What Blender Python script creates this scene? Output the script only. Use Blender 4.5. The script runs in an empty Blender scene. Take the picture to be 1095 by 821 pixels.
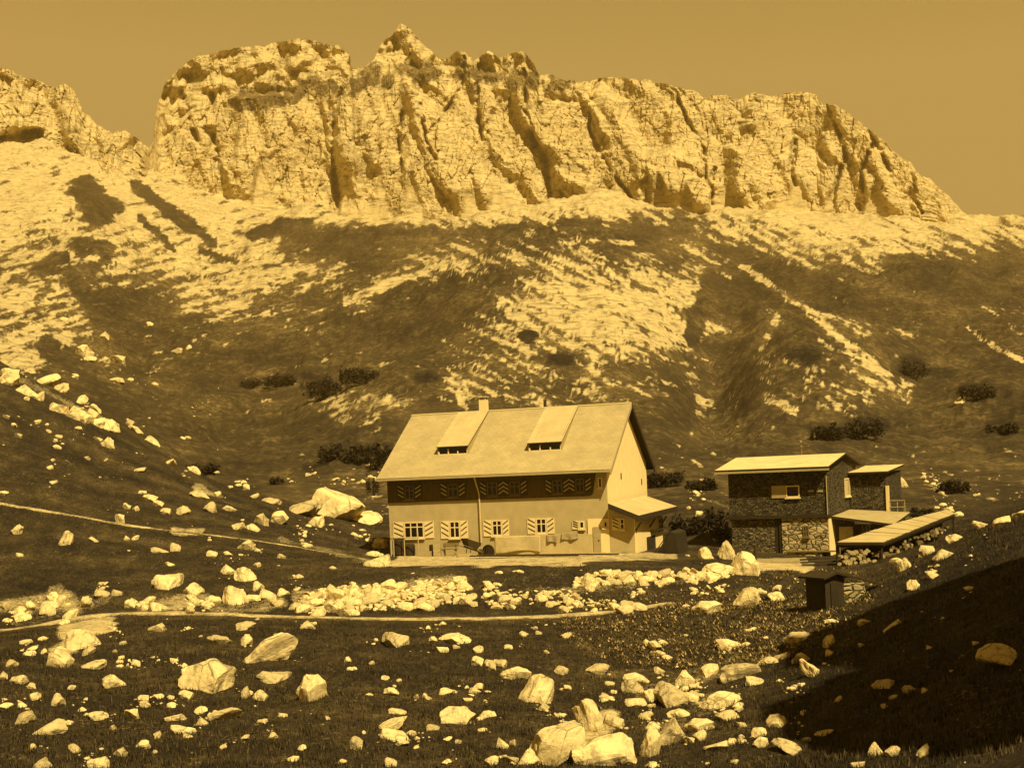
import bpy, bmesh, math, random
import numpy as np
from mathutils import Vector, Matrix
R = math.radians
random.seed(7); rng = np.random.default_rng(7)
S = bpy.context.scene
COL = S.collection
F = 1400.0; CX = 547.5; HY = 503.0; ROLL = R(2.4)
cr, sr = math.cos(ROLL), math.sin(ROLL)
SUN_AZ, SUN_EL = R(30), R(50)      # to the right of the line from the hut back to the viewer

# ------------------------------------------------------------------ survey helpers
def uv(px, py):
    dx = px - CX; dy = HY - py
    return dx*cr + dy*sr, -dx*sr + dy*cr
def at(px, py, Y):
    u, v = uv(px, py)
    return Vector((u*Y/F, Y, v*Y/F))

# ------------------------------------------------------------------ noise
def _hash(ix, iy, seed):
    h = (ix.astype(np.int64)*374761393 + iy.astype(np.int64)*668265263 + seed*1442695041) & 0xffffffff
    h = ((h ^ (h >> 13))*1274126177) & 0xffffffff
    h = (h ^ (h >> 16)) & 0xffff
    return h/65536.0*2*np.pi
def perlin(x, y, seed=0):
    x0 = np.floor(x); y0 = np.floor(y); fx = x-x0; fy = y-y0
    def g(ox, oy):
        a = _hash(x0+ox, y0+oy, seed)
        return np.cos(a)*(fx-ox) + np.sin(a)*(fy-oy)
    sx = fx*fx*fx*(fx*(fx*6-15)+10); sy = fy*fy*fy*(fy*(fy*6-15)+10)
    a = g(0,0)*(1-sx)+g(1,0)*sx; b = g(0,1)*(1-sx)+g(1,1)*sx
    return (a*(1-sy)+b*sy)*1.4
def fbm(x, y, o=5, seed=0, gain=.5):
    r = np.zeros_like(x, dtype=float); a = 1; t = 0
    for k in range(o):
        r += a*perlin(x*2**k, y*2**k, seed+k*17); t += a; a *= gain
    return r/t
def ridged(x, y, o=4, seed=0, gain=.5):
    r = np.zeros_like(x, dtype=float); a = 1; t = 0
    for k in range(o):
        r += a*(1-2*np.abs(perlin(x*2**k, y*2**k, seed+k*31))); t += a; a *= gain
    return r/t
def facets(x, y, seed, tilt=.9):
    """broken planes: every cell of an irregular net has its own offset and tilt"""
    x0 = np.floor(x); y0 = np.floor(y); best = np.full(x.shape, 9e9); sec = best.copy(); out = np.zeros_like(best)
    for i in (-1,0,1):
        for j in (-1,0,1):
            h1 = _hash(x0+i, y0+j, seed)/6.2832; h2 = _hash(x0+i, y0+j, seed+91)/6.2832; h3 = _hash(x0+i, y0+j, seed+177)/6.2832; h4 = _hash(x0+i, y0+j, seed+263)/6.2832
            cx = x0+i+h1; cy = y0+j+h2; d = (x-cx)**2+(y-cy)**2
            v = (h3-.5)*1.2 + tilt*((h4-.5)*2.2*(x-cx) + (h1-.3)*(y-cy))
            m = d < best; sec = np.where(m, best, np.minimum(sec, d)); out = np.where(m, v, out); best = np.where(m, d, best)
    return out, np.sqrt(sec)-np.sqrt(best)
def sstep(a, b, x):
    t = np.clip((x-a)/(b-a), 0, 1); return t*t*(3-2*t)

# ------------------------------------------------------------------ materials (sepia tones belong to the things)
TR = (1.0, .77, .31)      # pale tones
TD = (1.0, .69, .215)        # dark tones
def c3(l, t=TR): return (l*t[0], l*t[1], l*t[2], 1)
class Nt:
    def __init__(s, name):
        s.m = bpy.data.materials.new(name); s.m.use_nodes = True
        s.t = s.m.node_tree; s.n = s.t.nodes; s.b = s.n['Principled BSDF']
        s.b.inputs['Roughness'].default_value = .9
        s.b.inputs['Specular IOR Level'].default_value = .15
    def new(s, ty, **k):
        n = s.n.new(ty)
        for a, v in k.items(): setattr(n, a, v)
        return n
    def put(s, sock, v):
        if isinstance(v, bpy.types.NodeSocket): s.t.links.new(v, sock)
        else: sock.default_value = v
    def coord(s, kind='Object', scale=(1,1,1), rot=(0,0,0)):
        c = s.new('ShaderNodeTexCoord'); m = s.new('ShaderNodeMapping')
        s.put(m.inputs['Vector'], c.outputs[kind]); m.inputs['Scale'].default_value = scale; m.inputs['Rotation'].default_value = rot
        return m.outputs[0]
    def noise(s, vec, scale, detail=6, rough=.6):
        n = s.new('ShaderNodeTexNoise'); s.put(n.inputs['Vector'], vec)
        n.inputs['Scale'].default_value = scale; n.inputs['Detail'].default_value = detail; n.inputs['Roughness'].default_value = rough
        return n.outputs['Fac']
    def ramp(s, fac, stops):
        r = s.new('ShaderNodeValToRGB'); s.put(r.inputs[0], fac); e = r.color_ramp.elements
        while len(e) < len(stops): e.new(.5)
        for q, (p, c) in zip(e, stops): q.position = p; q.color = c
        return r.outputs[0]
    def math(s, op, a, b=0, clamp=False):
        n = s.new('ShaderNodeMath', operation=op, use_clamp=clamp); s.put(n.inputs[0], a); s.put(n.inputs[1], b); return n.outputs[0]
    def mix(s, f, a, b, mode='MIX'):
        n = s.new('ShaderNodeMix', data_type='RGBA', blend_type=mode)
        s.put(n.inputs[0], f); s.put(n.inputs[6], a); s.put(n.inputs[7], b); return n.outputs[2]
    def attr(s, name):
        n = s.new('ShaderNodeAttribute', attribute_name=name); return n.outputs['Fac']
    def bump(s, h, strength=.5, dist=.1):
        n = s.new('ShaderNodeBump'); s.put(n.inputs['Height'], h)
        n.inputs['Strength'].default_value = strength; n.inputs['Distance'].default_value = dist
        s.put(s.b.inputs['Normal'], n.outputs[0])
    def base(s, c): s.put(s.b.inputs['Base Color'], c)

def bw(x): return (x, x, x, 1)
def simple(name, lum, tint=TR, var=.25, scale=3.0, bump=.3, bd=.02, rough=.9, stretch=(1,1,1)):
    t = Nt(name); v = t.coord('Object', stretch)
    n = t.noise(v, scale, 8, .65); n2 = t.noise(v, scale*9, 4, .7)
    f = t.math('ADD', t.math('MULTIPLY', n, .65), t.math('MULTIPLY', n2, .35))
    t.base(t.ramp(f, [(.3, c3(lum*(1-var), tint)), (.7, c3(lum*(1+var*.7), tint))]))
    t.bump(f, bump, bd); t.b.inputs['Roughness'].default_value = rough
    return t.m
M = {}
M['plaster'] = simple('grey_plaster', .40, var=.22, scale=1.2)
M['white'] = simple('whitewash', .74, var=.12, scale=1.5)
M['paint'] = simple('white_paint', .70, var=.08, scale=5)
M['stripe'] = simple('dark_paint', .06, TD, var=.1)
M['wood_dark'] = simple('dark_timber', .035, TD, var=.5, scale=2, stretch=(1,1,12), bd=.03)
M['wood_mid'] = simple('weathered_timber', .16, TD, var=.45, scale=2, stretch=(1,1,10), bd=.03)
M['eave_shade'] = simple('eave_shade_boards', .10, TD, var=.5, scale=1.2, stretch=(9,1,.6), bd=.02)  # dark board colour that deepens the shade under the hut eaves
M['wood_pale'] = simple('pale_timber', .36, TR, var=.35, scale=2, stretch=(1,1,8), bd=.03)
M['metal'] = simple('zinc', .5, var=.15, rough=.5)
M['metal_dark'] = simple('dark_metal', .05, TD, var=.3, rough=.6)
M['cloth'] = simple('pale_canvas', .46, var=.3, scale=1.0, bump=.6, bd=.05)
M['cloth_dark'] = simple('dark_tarpaulin', .03, TD, var=.4, scale=1.5, bump=.6, bd=.08)
t = Nt('window_glass'); t.base(c3(.012, TD)); t.b.inputs['Roughness'].default_value = .12; t.b.inputs['Specular IOR Level'].default_value = .4; M['glass'] = t.m
M['hide'] = simple('dark_hide', .05, TD, var=.3)

def roofmat(name, lum, w, h):
    t = Nt(name); v = t.coord('UV')
    b = t.new('ShaderNodeTexBrick'); t.put(b.inputs['Vector'], v)
    b.inputs['Scale'].default_value = 1; b.inputs['Brick Width'].default_value = w; b.inputs['Row Height'].default_value = h
    b.inputs['Mortar Size'].default_value = .012; b.inputs['Mortar Smooth'].default_value = .3; b.inputs['Bias'].default_value = 0
    b.inputs['Color1'].default_value = c3(lum*.93); b.inputs['Color2'].default_value = c3(lum*1.05); b.inputs['Mortar'].default_value = c3(lum*.75)
    n = t.noise(t.coord('Object'), .8, 8, .65)
    t.base(t.mix(1, b.outputs['Color'], t.ramp(n, [(.3, bw(.78)), (.7, bw(1.05))]), 'MULTIPLY'))
    t.bump(b.outputs['Fac'], -.5, .02); t.b.inputs['Roughness'].default_value = .8
    return t.m
M['shingle'] = roofmat('shingle_roof', .40, .35, .26)
M['panel'] = roofmat('sheet_roof', .46, .9, 30)
M['roof2'] = roofmat('pale_plank_roof', .64, .6, .5)
def stonemat(name, lum, sc, dark=.15):
    t = Nt(name); v = t.coord('Object', (1,1,1.7))
    nz = t.new('ShaderNodeTexNoise'); t.put(nz.inputs['Vector'], v); nz.inputs['Scale'].default_value = 2.5
    vv = t.new('ShaderNodeMix', data_type='VECTOR'); t.put(vv.inputs[0], .12); t.put(vv.inputs[4], v); t.put(vv.inputs[5], nz.outputs['Color'])
    vo = t.new('ShaderNodeTexVoronoi', feature='DISTANCE_TO_EDGE'); t.put(vo.inputs['Vector'], vv.outputs[1]); vo.inputs['Scale'].default_value = sc
    vc = t.new('ShaderNodeTexVoronoi'); t.put(vc.inputs['Vector'], vv.outputs[1]); vc.inputs['Scale'].default_value = sc
    sep = t.new('ShaderNodeSeparateColor'); t.put(sep.inputs[0], vc.outputs['Color'])
    col = t.ramp(sep.outputs[0], [(0, c3(lum*(1-dark*4 if dark < .2 else .3))), (1, c3(lum*1.2))])
    gap = t.ramp(vo.outputs['Distance'], [(.01, bw(.18)), (.09, bw(1))])
    t.base(t.mix(1, col, gap, 'MULTIPLY')); t.bump(t.ramp(vo.outputs['Distance'], [(0, bw(0)), (.15, bw(1))]), .9, .08)
    return t.m
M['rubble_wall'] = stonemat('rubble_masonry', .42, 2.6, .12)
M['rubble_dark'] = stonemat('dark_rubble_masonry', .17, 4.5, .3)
M['shingle_wall'] = stonemat('mottled_shingle_cladding', .11, 6.5, .19)

def rockmat(name, lum, sc, bd):
    t = Nt(name); v = t.coord('Object')
    oi = t.new('ShaderNodeObjectInfo')
    add = t.new('ShaderNodeVectorMath', operation='ADD'); t.put(add.inputs[0], v)
    cmb = t.new('ShaderNodeCombineXYZ'); q = t.math('MULTIPLY', oi.outputs['Random'], 40)
    t.put(cmb.inputs[0], q); t.put(cmb.inputs[1], q); t.put(add.inputs[1], cmb.outputs[0]); v = add.outputs[0]
    n = t.noise(v, sc, 10, .68); n2 = t.noise(v, sc*6, 6, .75)
    vo = t.new('ShaderNodeTexVoronoi', feature='DISTANCE_TO_EDGE'); t.put(vo.inputs['Vector'], v); vo.inputs['Scale'].default_value = sc*.9
    col = t.ramp(t.math('ADD', t.math('MULTIPLY', n, .6), t.math('MULTIPLY', n2, .4)), [(.26, c3(lum*.4)), (.38, c3(lum*.85)), (.55, c3(lum)), (.8, c3(lum*1.2))])
    crk = t.ramp(vo.outputs['Distance'], [(0, bw(.25)), (.025, bw(1))])
    mask = t.ramp(n, [(.45, bw(0)), (.55, bw(1))])
    col = t.mix(mask, col, t.mix(1, col, crk, 'MULTIPLY'))
    rv = t.ramp(oi.outputs['Random'], [(0, bw(.66)), (.5, bw(.95)), (1, bw(1.05))])
    st_ = t.noise(t.coord('Object', (1,1,.4)), sc*2.2, 4, .7); col = t.mix(1, col, t.ramp(st_, [(.36, bw(.50)), (.50, bw(1))]), 'MULTIPLY')
    t.base(t.mix(1, col, rv, 'MULTIPLY'))
    t.bump(t.math('ADD', n, t.math('MULTIPLY', n2, .3)), .8, bd)
    return t.m
M['rock'] = rockmat('pale_limestone', .74, 1.6, .2)
M['stone'] = rockmat('limestone_rubble', .72, 1.8, .15)

# ground: attributes rock (bare pale rock / gravel share) and tone (grass kind, bank shade)
def groundmat(name, s1, bd, grass=.042, rock=.50, sb=1.0):
    t = Nt(name); v = t.coord('Object')
    rk = t.attr('rock'); tn = t.attr('tone')
    n = t.noise(v, s1, 9, .72); n2 = t.noise(v, s1*7, 6, .75)
    g = t.ramp(t.math('ADD', t.math('MULTIPLY', n2, .6), t.math('MULTIPLY', n, .4)),
               [(.32, c3(grass*.45, TD)), (.5, c3(grass, TD)), (.66, c3(grass*3.6, TD))])
    g = t.mix(1, g, t.ramp(tn, [(0, bw(.35)), (.5, bw(1)), (1, bw(2.2))]), 'MULTIPLY')
    r = t.ramp(t.math('ADD', t.math('MULTIPLY', n2, .6), t.math('MULTIPLY', n, .4)), [(.3, c3(rock*.35)), (.45, c3(rock*.9)), (.7, c3(rock*1.25))])
    s3_ = t.noise(t.coord('Object', (.35,.35,2.2), (0,.35,.3)), s1*5, 5, .7)
    r = t.mix(1, r, t.ramp(s3_, [(.36, bw(.42)), (.5, bw(1))]), 'MULTIPLY')
    d = t.math('ADD', rk, t.math('MULTIPLY', t.math('SUBTRACT', n2, .5), 1.25))
    f = t.ramp(d, [(.30, bw(0)), (.72, bw(1))])
    t.base(t.mix(f, g, r)); t.bump(t.math('ADD', n, t.math('MULTIPLY', n2, .35)), .7*sb, bd)
    return t.m
M['ground'] = groundmat('alpine_turf', 1.1, .15, grass=.027)
M['hill'] = groundmat('hillside_turf_and_slabs', .09, 1.4, grass=.046, rock=.50)
M['cliff'] = groundmat('limestone_cliff', .035, 4.0, grass=.08, rock=.52, sb=1.0)
M['gravel'] = simple('trodden_gravel', .30, var=.35, scale=2.5, bump=.5, bd=.03)
def leafmat(name, lum):
    t = Nt(name); g = t.new('ShaderNodeNewGeometry')
    t.base(t.ramp(g.outputs['Random Per Island'], [(0, c3(lum*.35, TD)), (.6, c3(lum, TD)), (1, c3(lum*3.2, TD))]))
    return t.m
M['grass'] = leafmat('dry_grass', .034); M['herb'] = leafmat('leafy_herbs', .13); M['needle'] = leafmat('dwarf_pine_needles', .022)
M['bark'] = simple('bark', .05, TD)

# ------------------------------------------------------------------ object helpers
def tag(o, label=None, cat=None, group=None, kind=None):
    if label: o['label'] = label
    if cat: o['category'] = cat
    if group: o['group'] = group
    if kind: o['kind'] = kind
    return o
def mesh_np(name, V, Fq, mat, smooth=True, attrs=None):
    me = bpy.data.meshes.new(name)
    me.vertices.add(len(V)); me.vertices.foreach_set('co', np.ascontiguousarray(V, dtype=np.float32).ravel())
    n = Fq.shape[1]; me.loops.add(Fq.size); me.loops.foreach_set('vertex_index', np.ascontiguousarray(Fq, dtype=np.int32).ravel())
    me.polygons.add(len(Fq)); me.polygons.foreach_set('loop_start', np.arange(0, Fq.size, n, dtype=np.int32))
    try: me.polygons.foreach_set('loop_total', np.full(len(Fq), n, dtype=np.int32))
    except Exception: pass
    me.polygons.foreach_set('use_smooth', np.full(len(Fq), smooth))
    me.materials.append(mat)
    for k, a in (attrs or {}).items():
        at_ = me.attributes.new(k, 'FLOAT', 'POINT'); at_.data.foreach_set('value', np.ascontiguousarray(a, dtype=np.float32).ravel())
    me.update(calc_edges=True); me.validate()
    return me
def link(name, me, parent=None):
    o = bpy.data.objects.new(name, me); COL.objects.link(o)
    if parent: o.parent = parent
    return o
class MB:
    """collects boxes, prisms and tubes; build() links them as one mesh object"""
    def __init__(s): s.v = []; s.f = []; s.mi = []; s.uvs = {}; s.mats = []
    def idx(s, m):
        if m not in s.mats: s.mats.append(m)
        return s.mats.index(m)
    def face(s, pts, m=0, uvs=None):
        b = len(s.v); s.v += [tuple(p) for p in pts]; s.f.append(tuple(range(b, b+len(pts)))); s.mi.append(m)
        if uvs: s.uvs[len(s.f)-1] = uvs
    def box(s, x0, y0, z0, x1, y1, z1, m=0):
        x0, x1 = min(x0,x1), max(x0,x1); y0, y1 = min(y0,y1), max(y0,y1); z0, z1 = min(z0,z1), max(z0,z1)
        p = [(x,y,z) for z in (z0,z1) for (x,y) in ((x0,y0),(x1,y0),(x1,y1),(x0,y1))]
        s.poly(p, m); return s
    def poly(s, p, m=0):
        b = len(s.v); s.v += [tuple(q) for q in p]
        for f in ((3,2,1,0),(4,5,6,7),(0,1,5,4),(1,2,6,5),(2,3,7,6),(3,0,4,7)):
            s.f.append(tuple(b+i for i in f)); s.mi.append(m)
        return s
    def prism(s, pts, d, m=0):
        d = Vector(d); n = len(pts); b = len(s.v)
        s.v += [tuple(p) for p in pts] + [tuple(Vector(p)+d) for p in pts]
        s.f.append(tuple(b+i for i in range(n))); s.mi.append(m)
        s.f.append(tuple(b+n+i for i in reversed(range(n)))); s.mi.append(m)
        for i in range(n):
            j = (i+1) % n; s.f.append((b+j, b+i, b+n+i, b+n+j)); s.mi.append(m)
        return s
    def tube(s, a, c, r, r2=None, n=8, m=0):
        a = Vector(a); c = Vector(c); r2 = r if r2 is None else r2
        d = (c-a).normalized(); p = d.orthogonal().normalized(); q = d.cross(p); b = len(s.v)
        for (o, rr) in ((a, r), (c, r2)):
            for k in range(n):
                an = 2*math.pi*k/n; s.v.append(tuple(o + p*math.cos(an)*rr + q*math.sin(an)*rr))
        for k in range(n):
            j = (k+1) % n; s.f.append((b+k, b+j, b+n+j, b+n+k)); s.mi.append(m)
        s.f.append(tuple(b+k for k in reversed(range(n)))); s.mi.append(m)
        s.f.append(tuple(b+n+k for k in range(n))); s.mi.append(m)
        return s
    def build(s, name, mat, parent=None, bevel=0):
        me = bpy.data.meshes.new(name); me.from_pydata(s.v, [], s.f)
        for m in (mat if isinstance(mat, (list, tuple)) else [mat]): me.materials.append(m)
        me.polygons.foreach_set('material_index', s.mi)
        if s.uvs:
            L = me.uv_layers.new(name='UVMap')
            for fi, uu in s.uvs.items():
                for li, w in zip(me.polygons[fi].loop_indices, uu): L.data[li].uv = w
        bm = bmesh.new(); bm.from_mesh(me); bmesh.ops.recalc_face_normals(bm, faces=bm.faces); bm.to_mesh(me); bm.free()
        me.update(); o = link(name, me, parent)
        if bevel:
            md = o.modifiers.new('edge', 'BEVEL'); md.width = bevel; md.segments = 2; md.limit_method = 'ANGLE'
        return o
def thing(name, loc, rz, label, cat, group=None):
    o = bpy.data.objects.new(name, None); COL.objects.link(o); o.location = loc; o.rotation_euler = (0,0,rz)
    return tag(o, label, cat, group)

# ------------------------------------------------------------------ terrain survey: (depth, [(px, py) ...])
ROWS = [
 (14, [(-600,940),(0,950),(550,960),(850,940),(1000,900),(1095,860),(1500,600),(2200,200)]),
 (24, [(-600,850),(0,868),(550,872),(850,862),(1000,835),(1095,800),(1500,520),(2200,100)]),
 (31, [(-600,790),(0,812),(250,818),(550,826),(760,828),(850,815),(930,792),(1000,770),(1095,735),(1500,480),(2200,150)]),
 (40, [(-600,680),(0,740),(120,748),(250,752),(400,755),(550,760),(700,768),(780,762),(850,742),(930,710),(1000,680),(1095,635),(1500,440),(2200,150)]),
 (52, [(-600,610),(0,688),(120,688),(250,690),(400,694),(550,700),(650,708),(760,706),(850,684),(930,650),(1000,618),(1095,575),(1500,430),(2200,200)]),
 (62, [(-600,590),(0,672),(60,667),(120,660),(250,657),(400,660),(520,660),(600,658),(700,652),(760,652),(850,652),(930,628),(1000,594),(1095,552),(1500,430),(2200,250)]),
 (66, [(-600,570),(0,650),(120,645),(250,640),(310,646),(400,645),(520,645),(650,643),(760,645),(850,640),(930,615),(1000,588),(1095,549),(1500,430),(2200,260)]),
 (71, [(-600,545),(0,620),(120,622),(250,620),(350,613),(450,609),(520,606),(650,604),(760,607),(850,609),(930,604),(1000,583),(1095,547),(1500,430),(2200,270)]),
 (80, [(-600,470),(0,560),(120,575),(250,588),(350,596),(420,600),(520,598),(650,592),(760,595),(850,601),(920,599),(1000,581),(1050,563),(1095,546),(1500,430),(2200,280)]),
 (92, [(-600,420),(0,465),(120,510),(200,530),(250,545),(330,568),(400,588),(520,587),(650,582),(760,580),(850,584),(930,584),(1000,574),(1050,560),(1095,548),(1500,430),(2200,290)]),
 (106,[(-600,300),(-60,350),(0,384),(30,402),(80,425),(120,450),(160,476),(200,498),(250,524),(310,540),(360,556),(400,565),(520,565),(650,558),(760,545),(850,548),(930,545),(1000,550),(1095,552),(1500,440),(2200,300)]),
 (130,[(-600,420),(0,440),(120,490),(200,520),(250,534),(330,537),(400,540),(520,540),(650,530),(760,520),(850,522),(930,518),(1000,520),(1095,522),(1500,420),(2200,300)]),
 (180,[(-600,400),(0,410),(120,455),(200,490),(250,500),(400,502),(520,490),(650,480),(760,482),(850,486),(930,490),(1000,490),(1095,490),(1500,400),(2200,300)]),
 (260,[(-600,360),(0,390),(120,425),(250,455),(400,452),(520,440),(650,438),(760,442),(850,440),(930,440),(1000,448),(1095,445),(1500,370),(2200,300)]),
 (380,[(-600,310),(0,350),(120,365),(250,400),(400,385),(520,370),(650,365),(760,380),(850,372),(930,380),(1000,385),(1095,380),(1500,330),(2200,280)]),
 (520,[(-600,260),(0,300),(120,315),(250,342),(400,325),(520,306),(650,300),(750,320),(850,316),(1000,330),(1095,325),(1500,300),(2200,270)]),
 (700,[(-600,200),(0,240),(120,262),(250,290),(330,290),(400,288),(520,276),(650,272),(760,270),(850,275),(1000,290),(1095,285),(1500,280),(2200,260)]),
 (850,[(-600,180),(0,212),(100,228),(200,252),(250,266),(330,240),(400,256),(470,262),(560,246),(640,234),(700,244),(760,250),(850,256),(1000,262),(1095,262),(1500,270),(2200,260)]),
 (1000,[(-600,150),(0,176),(100,192),(200,222),(250,236),(330,246),(400,254),(470,256),(560,254),(640,246),(700,244),(760,238),(850,238),(1000,244),(1095,246),(1500,255),(2200,255)]),
 (1120,[(-600,120),(0,150),(60,152),(110,168),(160,184),(200,205),(250,226),(330,246),(400,254),(520,252),(640,246),(760,234),(850,230),(1000,236),(1095,240),(1500,250),(2200,250)]),
 (1400,[(-600,150),(0,160),(160,190),(250,240),(400,262),(640,258),(850,245),(1000,246),(1095,243),(1500,250),(2200,250)]),
]
def row_uz(Y, pts):
    q = sorted(uv(*p) for p in pts); u = np.array([a for a, b in q]); v = np.array([b for a, b in q])
    return u, v
U = np.arange(-1120, 1121, 2.0); NU = len(U)
key = []
for Y, pts in ROWS:
    u, v = row_uz(Y, pts); key.append(np.interp(U, u, v))
key = np.array(key); KY = np.array([r[0] for r in ROWS], float)
def blur(a, k, axis):
    w = np.hanning(k+2)[1:-1]; w /= w.sum(); p = k//2
    a = np.moveaxis(a, axis, 0); b = np.concatenate([np.repeat(a[:1], p, 0), a, np.repeat(a[-1:], p, 0)])
    r = sum(w[i]*b[i:i+len(a)] for i in range(k)); return np.moveaxis(r, 0, axis)
key = blur(key, 25, 1)
n_sub = [14,40,45,52,44,30,16,24,24,26,34,26,36,50,62,60,50,40,30,24][:len(ROWS)-1]
par = [0.0]
for i, n in enumerate(n_sub): par += list(i + (np.arange(n)+1)/n)
par = np.array(par); NR = len(par)
YY = np.exp(np.interp(par, np.arange(len(KY)), np.log(KY)))
i0 = np.minimum(par.astype(int), len(KY)-2); fr = (par-i0)[:, None]
ZK = key*KY[:, None]/F                                    # heights at survey rows
frs = (YY[:, None]-KY[i0][:, None])/(KY[i0+1]-KY[i0])[:, None]
Z = ZK[i0]*(1-frs) + ZK[i0+1]*frs
YG = np.repeat(YY[:, None], NU, 1)
Z = blur(Z, 9, 0)
UG = np.repeat(U[None, :], NR, 0); XG = UG*YG/F
def to_px(Ug, Vg): return CX + Ug*cr - Vg*sr, HY - (Ug*sr + Vg*cr)
PX, PY = to_px(UG, Z/YG*F)

# trodden ways (polyline in survey pixels, half width in metres)
PATHS = {'footpath': ([(-120,682),(0,673),(45,668),(80,660),(150,655),(250,657),(330,660),(430,662),(520,661),(600,658),(660,654),(700,648),(722,640)], .62),
         'upper_path': ([(-60,532),(0,538),(50,547),(125,559),(165,566),(215,571),(262,576),(320,585),(372,594),(415,603)], .22)}
def seg_dist(px, py, pts):
    d = np.full(px.shape, 1e9)
    for (x0,y0),(x1,y1) in zip(pts[:-1], pts[1:]):
        L = (x1-x0)**2+(y1-y0)**2
        t = np.clip(((px-x0)*(x1-x0)+(py-y0)*(y1-y0))/L, 0, 1)
        d = np.minimum(d, np.hypot(px-x0-t*(x1-x0), py-y0-t*(y1-y0)))
    return d
near = YG < 125
dpath = np.minimum(seg_dist(PX, PY, PATHS['footpath'][0]), 3+seg_dist(PX, PY, PATHS['upper_path'][0]))
flatm = sstep(7, 18, dpath)
terr = sstep(.0, 1, (np.abs(PY-596)-9)/10) ; terr = np.where((PX > 395) & (PX < 905) & (YG > 70) & (YG < 96), .12, 1.0)
terr = blur(blur(terr, 21, 1), 7, 0)
amp = np.where(YG < 130, 1.0, 1.0)
small = (.34*fbm(XG/4.2, YG/4.2, 4, 3) + .22*ridged(XG/2.3, YG/2.3, 3, 9)*.5 + .05*fbm(XG/.7, YG/.7, 3, 5))
w_near = 1-sstep(110, 150, YG)
Z += small*w_near*terr*(.25+.75*flatm)
w_far = sstep(115, 200, YG); PX0 = PX.copy()
lx, ly = XG/YG, np.log(YG)
big = YG*(.015*fbm(lx*9, ly*4.5, 5, 21) + .008*ridged(lx*26, ly*14, 4, 33)*sstep(.2, .9, fbm(lx*6, ly*5, 3, 50)*1.5+.5) + .0022*ridged(lx*110+ly*30, ly*90-lx*40, 3, 41))
HUMPS = [ # px, depth, half width px, depth half width, height
 (628,845,85,60,13),(500,820,60,45,5),(395,790,90,50,8),(320,860,55,35,7),(600,500,150,110,15),(560,400,90,60,5),(880,320,62,48,9),(935,360,40,40,4),(790,620,50,130,-9),(762,330,34,90,-8),
 (250,300,130,70,-6),(430,300,90,50,4),(110,560,60,60,10),(60,760,60,60,14),(190,700,50,80,-10),(1010,520,80,80,9),(985,700,80,60,8),(700,230,60,30,2.5),(1080,300,60,50,5),(150,420,60,50,-7),(300,560,90,70,7),(820,880,90,50,6)]
for x,y,a,b,h in HUMPS:
    e = ((PX0-x)/a)**2 + ((YG-y)/b)**2; big = big + 1.4*h*np.exp(-e*.8)*(1+.25*fbm(lx*30, ly*16, 3, int(x)))
Z += big*w_far
VG = Z/YG*F; PX, PY = to_px(UG, VG)

# share of bare rock on the far hillside, read off the survey picture on a 30 x 16 net
GRID = """999999999999999999999999999999
988999988899999888766899999998
877788885222233321114678888777
766678884423464455455356677544
635767788625653566645223451112
766246864544112688788511121111
655214755332114888882132211133
876213333311146788888511433114
884233213221235657774124531102
743231112224454546443135452111
222221122331465455532224455111
111111234566444544333414553010
111111111243111122113312231010
111111111011111111112212111111
111111111100111111123211133222
111111111123111111113311222332""".split()
GR = np.array([[int(c) for c in r] for r in GRID], float)/9
def grid_at(px, py):
    gx = np.clip(px/36.5-.5, 0, 28.999); gy = np.clip((py-210)/20, 0, 14.999)
    ix = gx.astype(int); iy = gy.astype(int); fx = gx-ix; fy = gy-iy
    return (GR[iy,ix]*(1-fx)+GR[iy,ix+1]*fx)*(1-fy) + (GR[iy+1,ix]*(1-fx)+GR[iy+1,ix+1]*fx)*fy
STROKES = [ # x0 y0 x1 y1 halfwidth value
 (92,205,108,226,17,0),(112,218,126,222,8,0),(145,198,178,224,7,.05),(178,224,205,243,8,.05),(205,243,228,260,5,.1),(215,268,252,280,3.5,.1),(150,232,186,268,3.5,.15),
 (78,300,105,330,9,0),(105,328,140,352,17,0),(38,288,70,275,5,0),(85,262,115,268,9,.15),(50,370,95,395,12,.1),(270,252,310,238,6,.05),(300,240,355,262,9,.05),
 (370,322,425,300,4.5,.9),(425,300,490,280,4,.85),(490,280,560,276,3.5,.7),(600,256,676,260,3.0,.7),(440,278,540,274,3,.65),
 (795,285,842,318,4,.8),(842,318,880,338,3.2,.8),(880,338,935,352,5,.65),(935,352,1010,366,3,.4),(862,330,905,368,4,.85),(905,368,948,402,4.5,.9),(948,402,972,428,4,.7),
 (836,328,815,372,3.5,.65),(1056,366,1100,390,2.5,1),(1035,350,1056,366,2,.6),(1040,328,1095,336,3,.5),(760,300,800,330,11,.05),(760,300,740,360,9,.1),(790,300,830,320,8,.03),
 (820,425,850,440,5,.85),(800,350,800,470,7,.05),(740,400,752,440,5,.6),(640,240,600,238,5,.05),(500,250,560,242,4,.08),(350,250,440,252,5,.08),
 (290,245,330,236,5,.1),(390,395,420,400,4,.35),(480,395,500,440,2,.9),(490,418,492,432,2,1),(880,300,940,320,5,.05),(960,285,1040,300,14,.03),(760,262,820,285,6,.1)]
rockf = grid_at(PX, PY)
DX = PX + 5*fbm(lx*60, ly*40, 3, 61); DY = PY + 4*fbm(lx*60, ly*40, 3, 62)
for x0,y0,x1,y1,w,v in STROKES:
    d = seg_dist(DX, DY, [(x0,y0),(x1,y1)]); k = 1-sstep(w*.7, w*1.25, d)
    rockf = rockf*(1-k) + v*k
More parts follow.
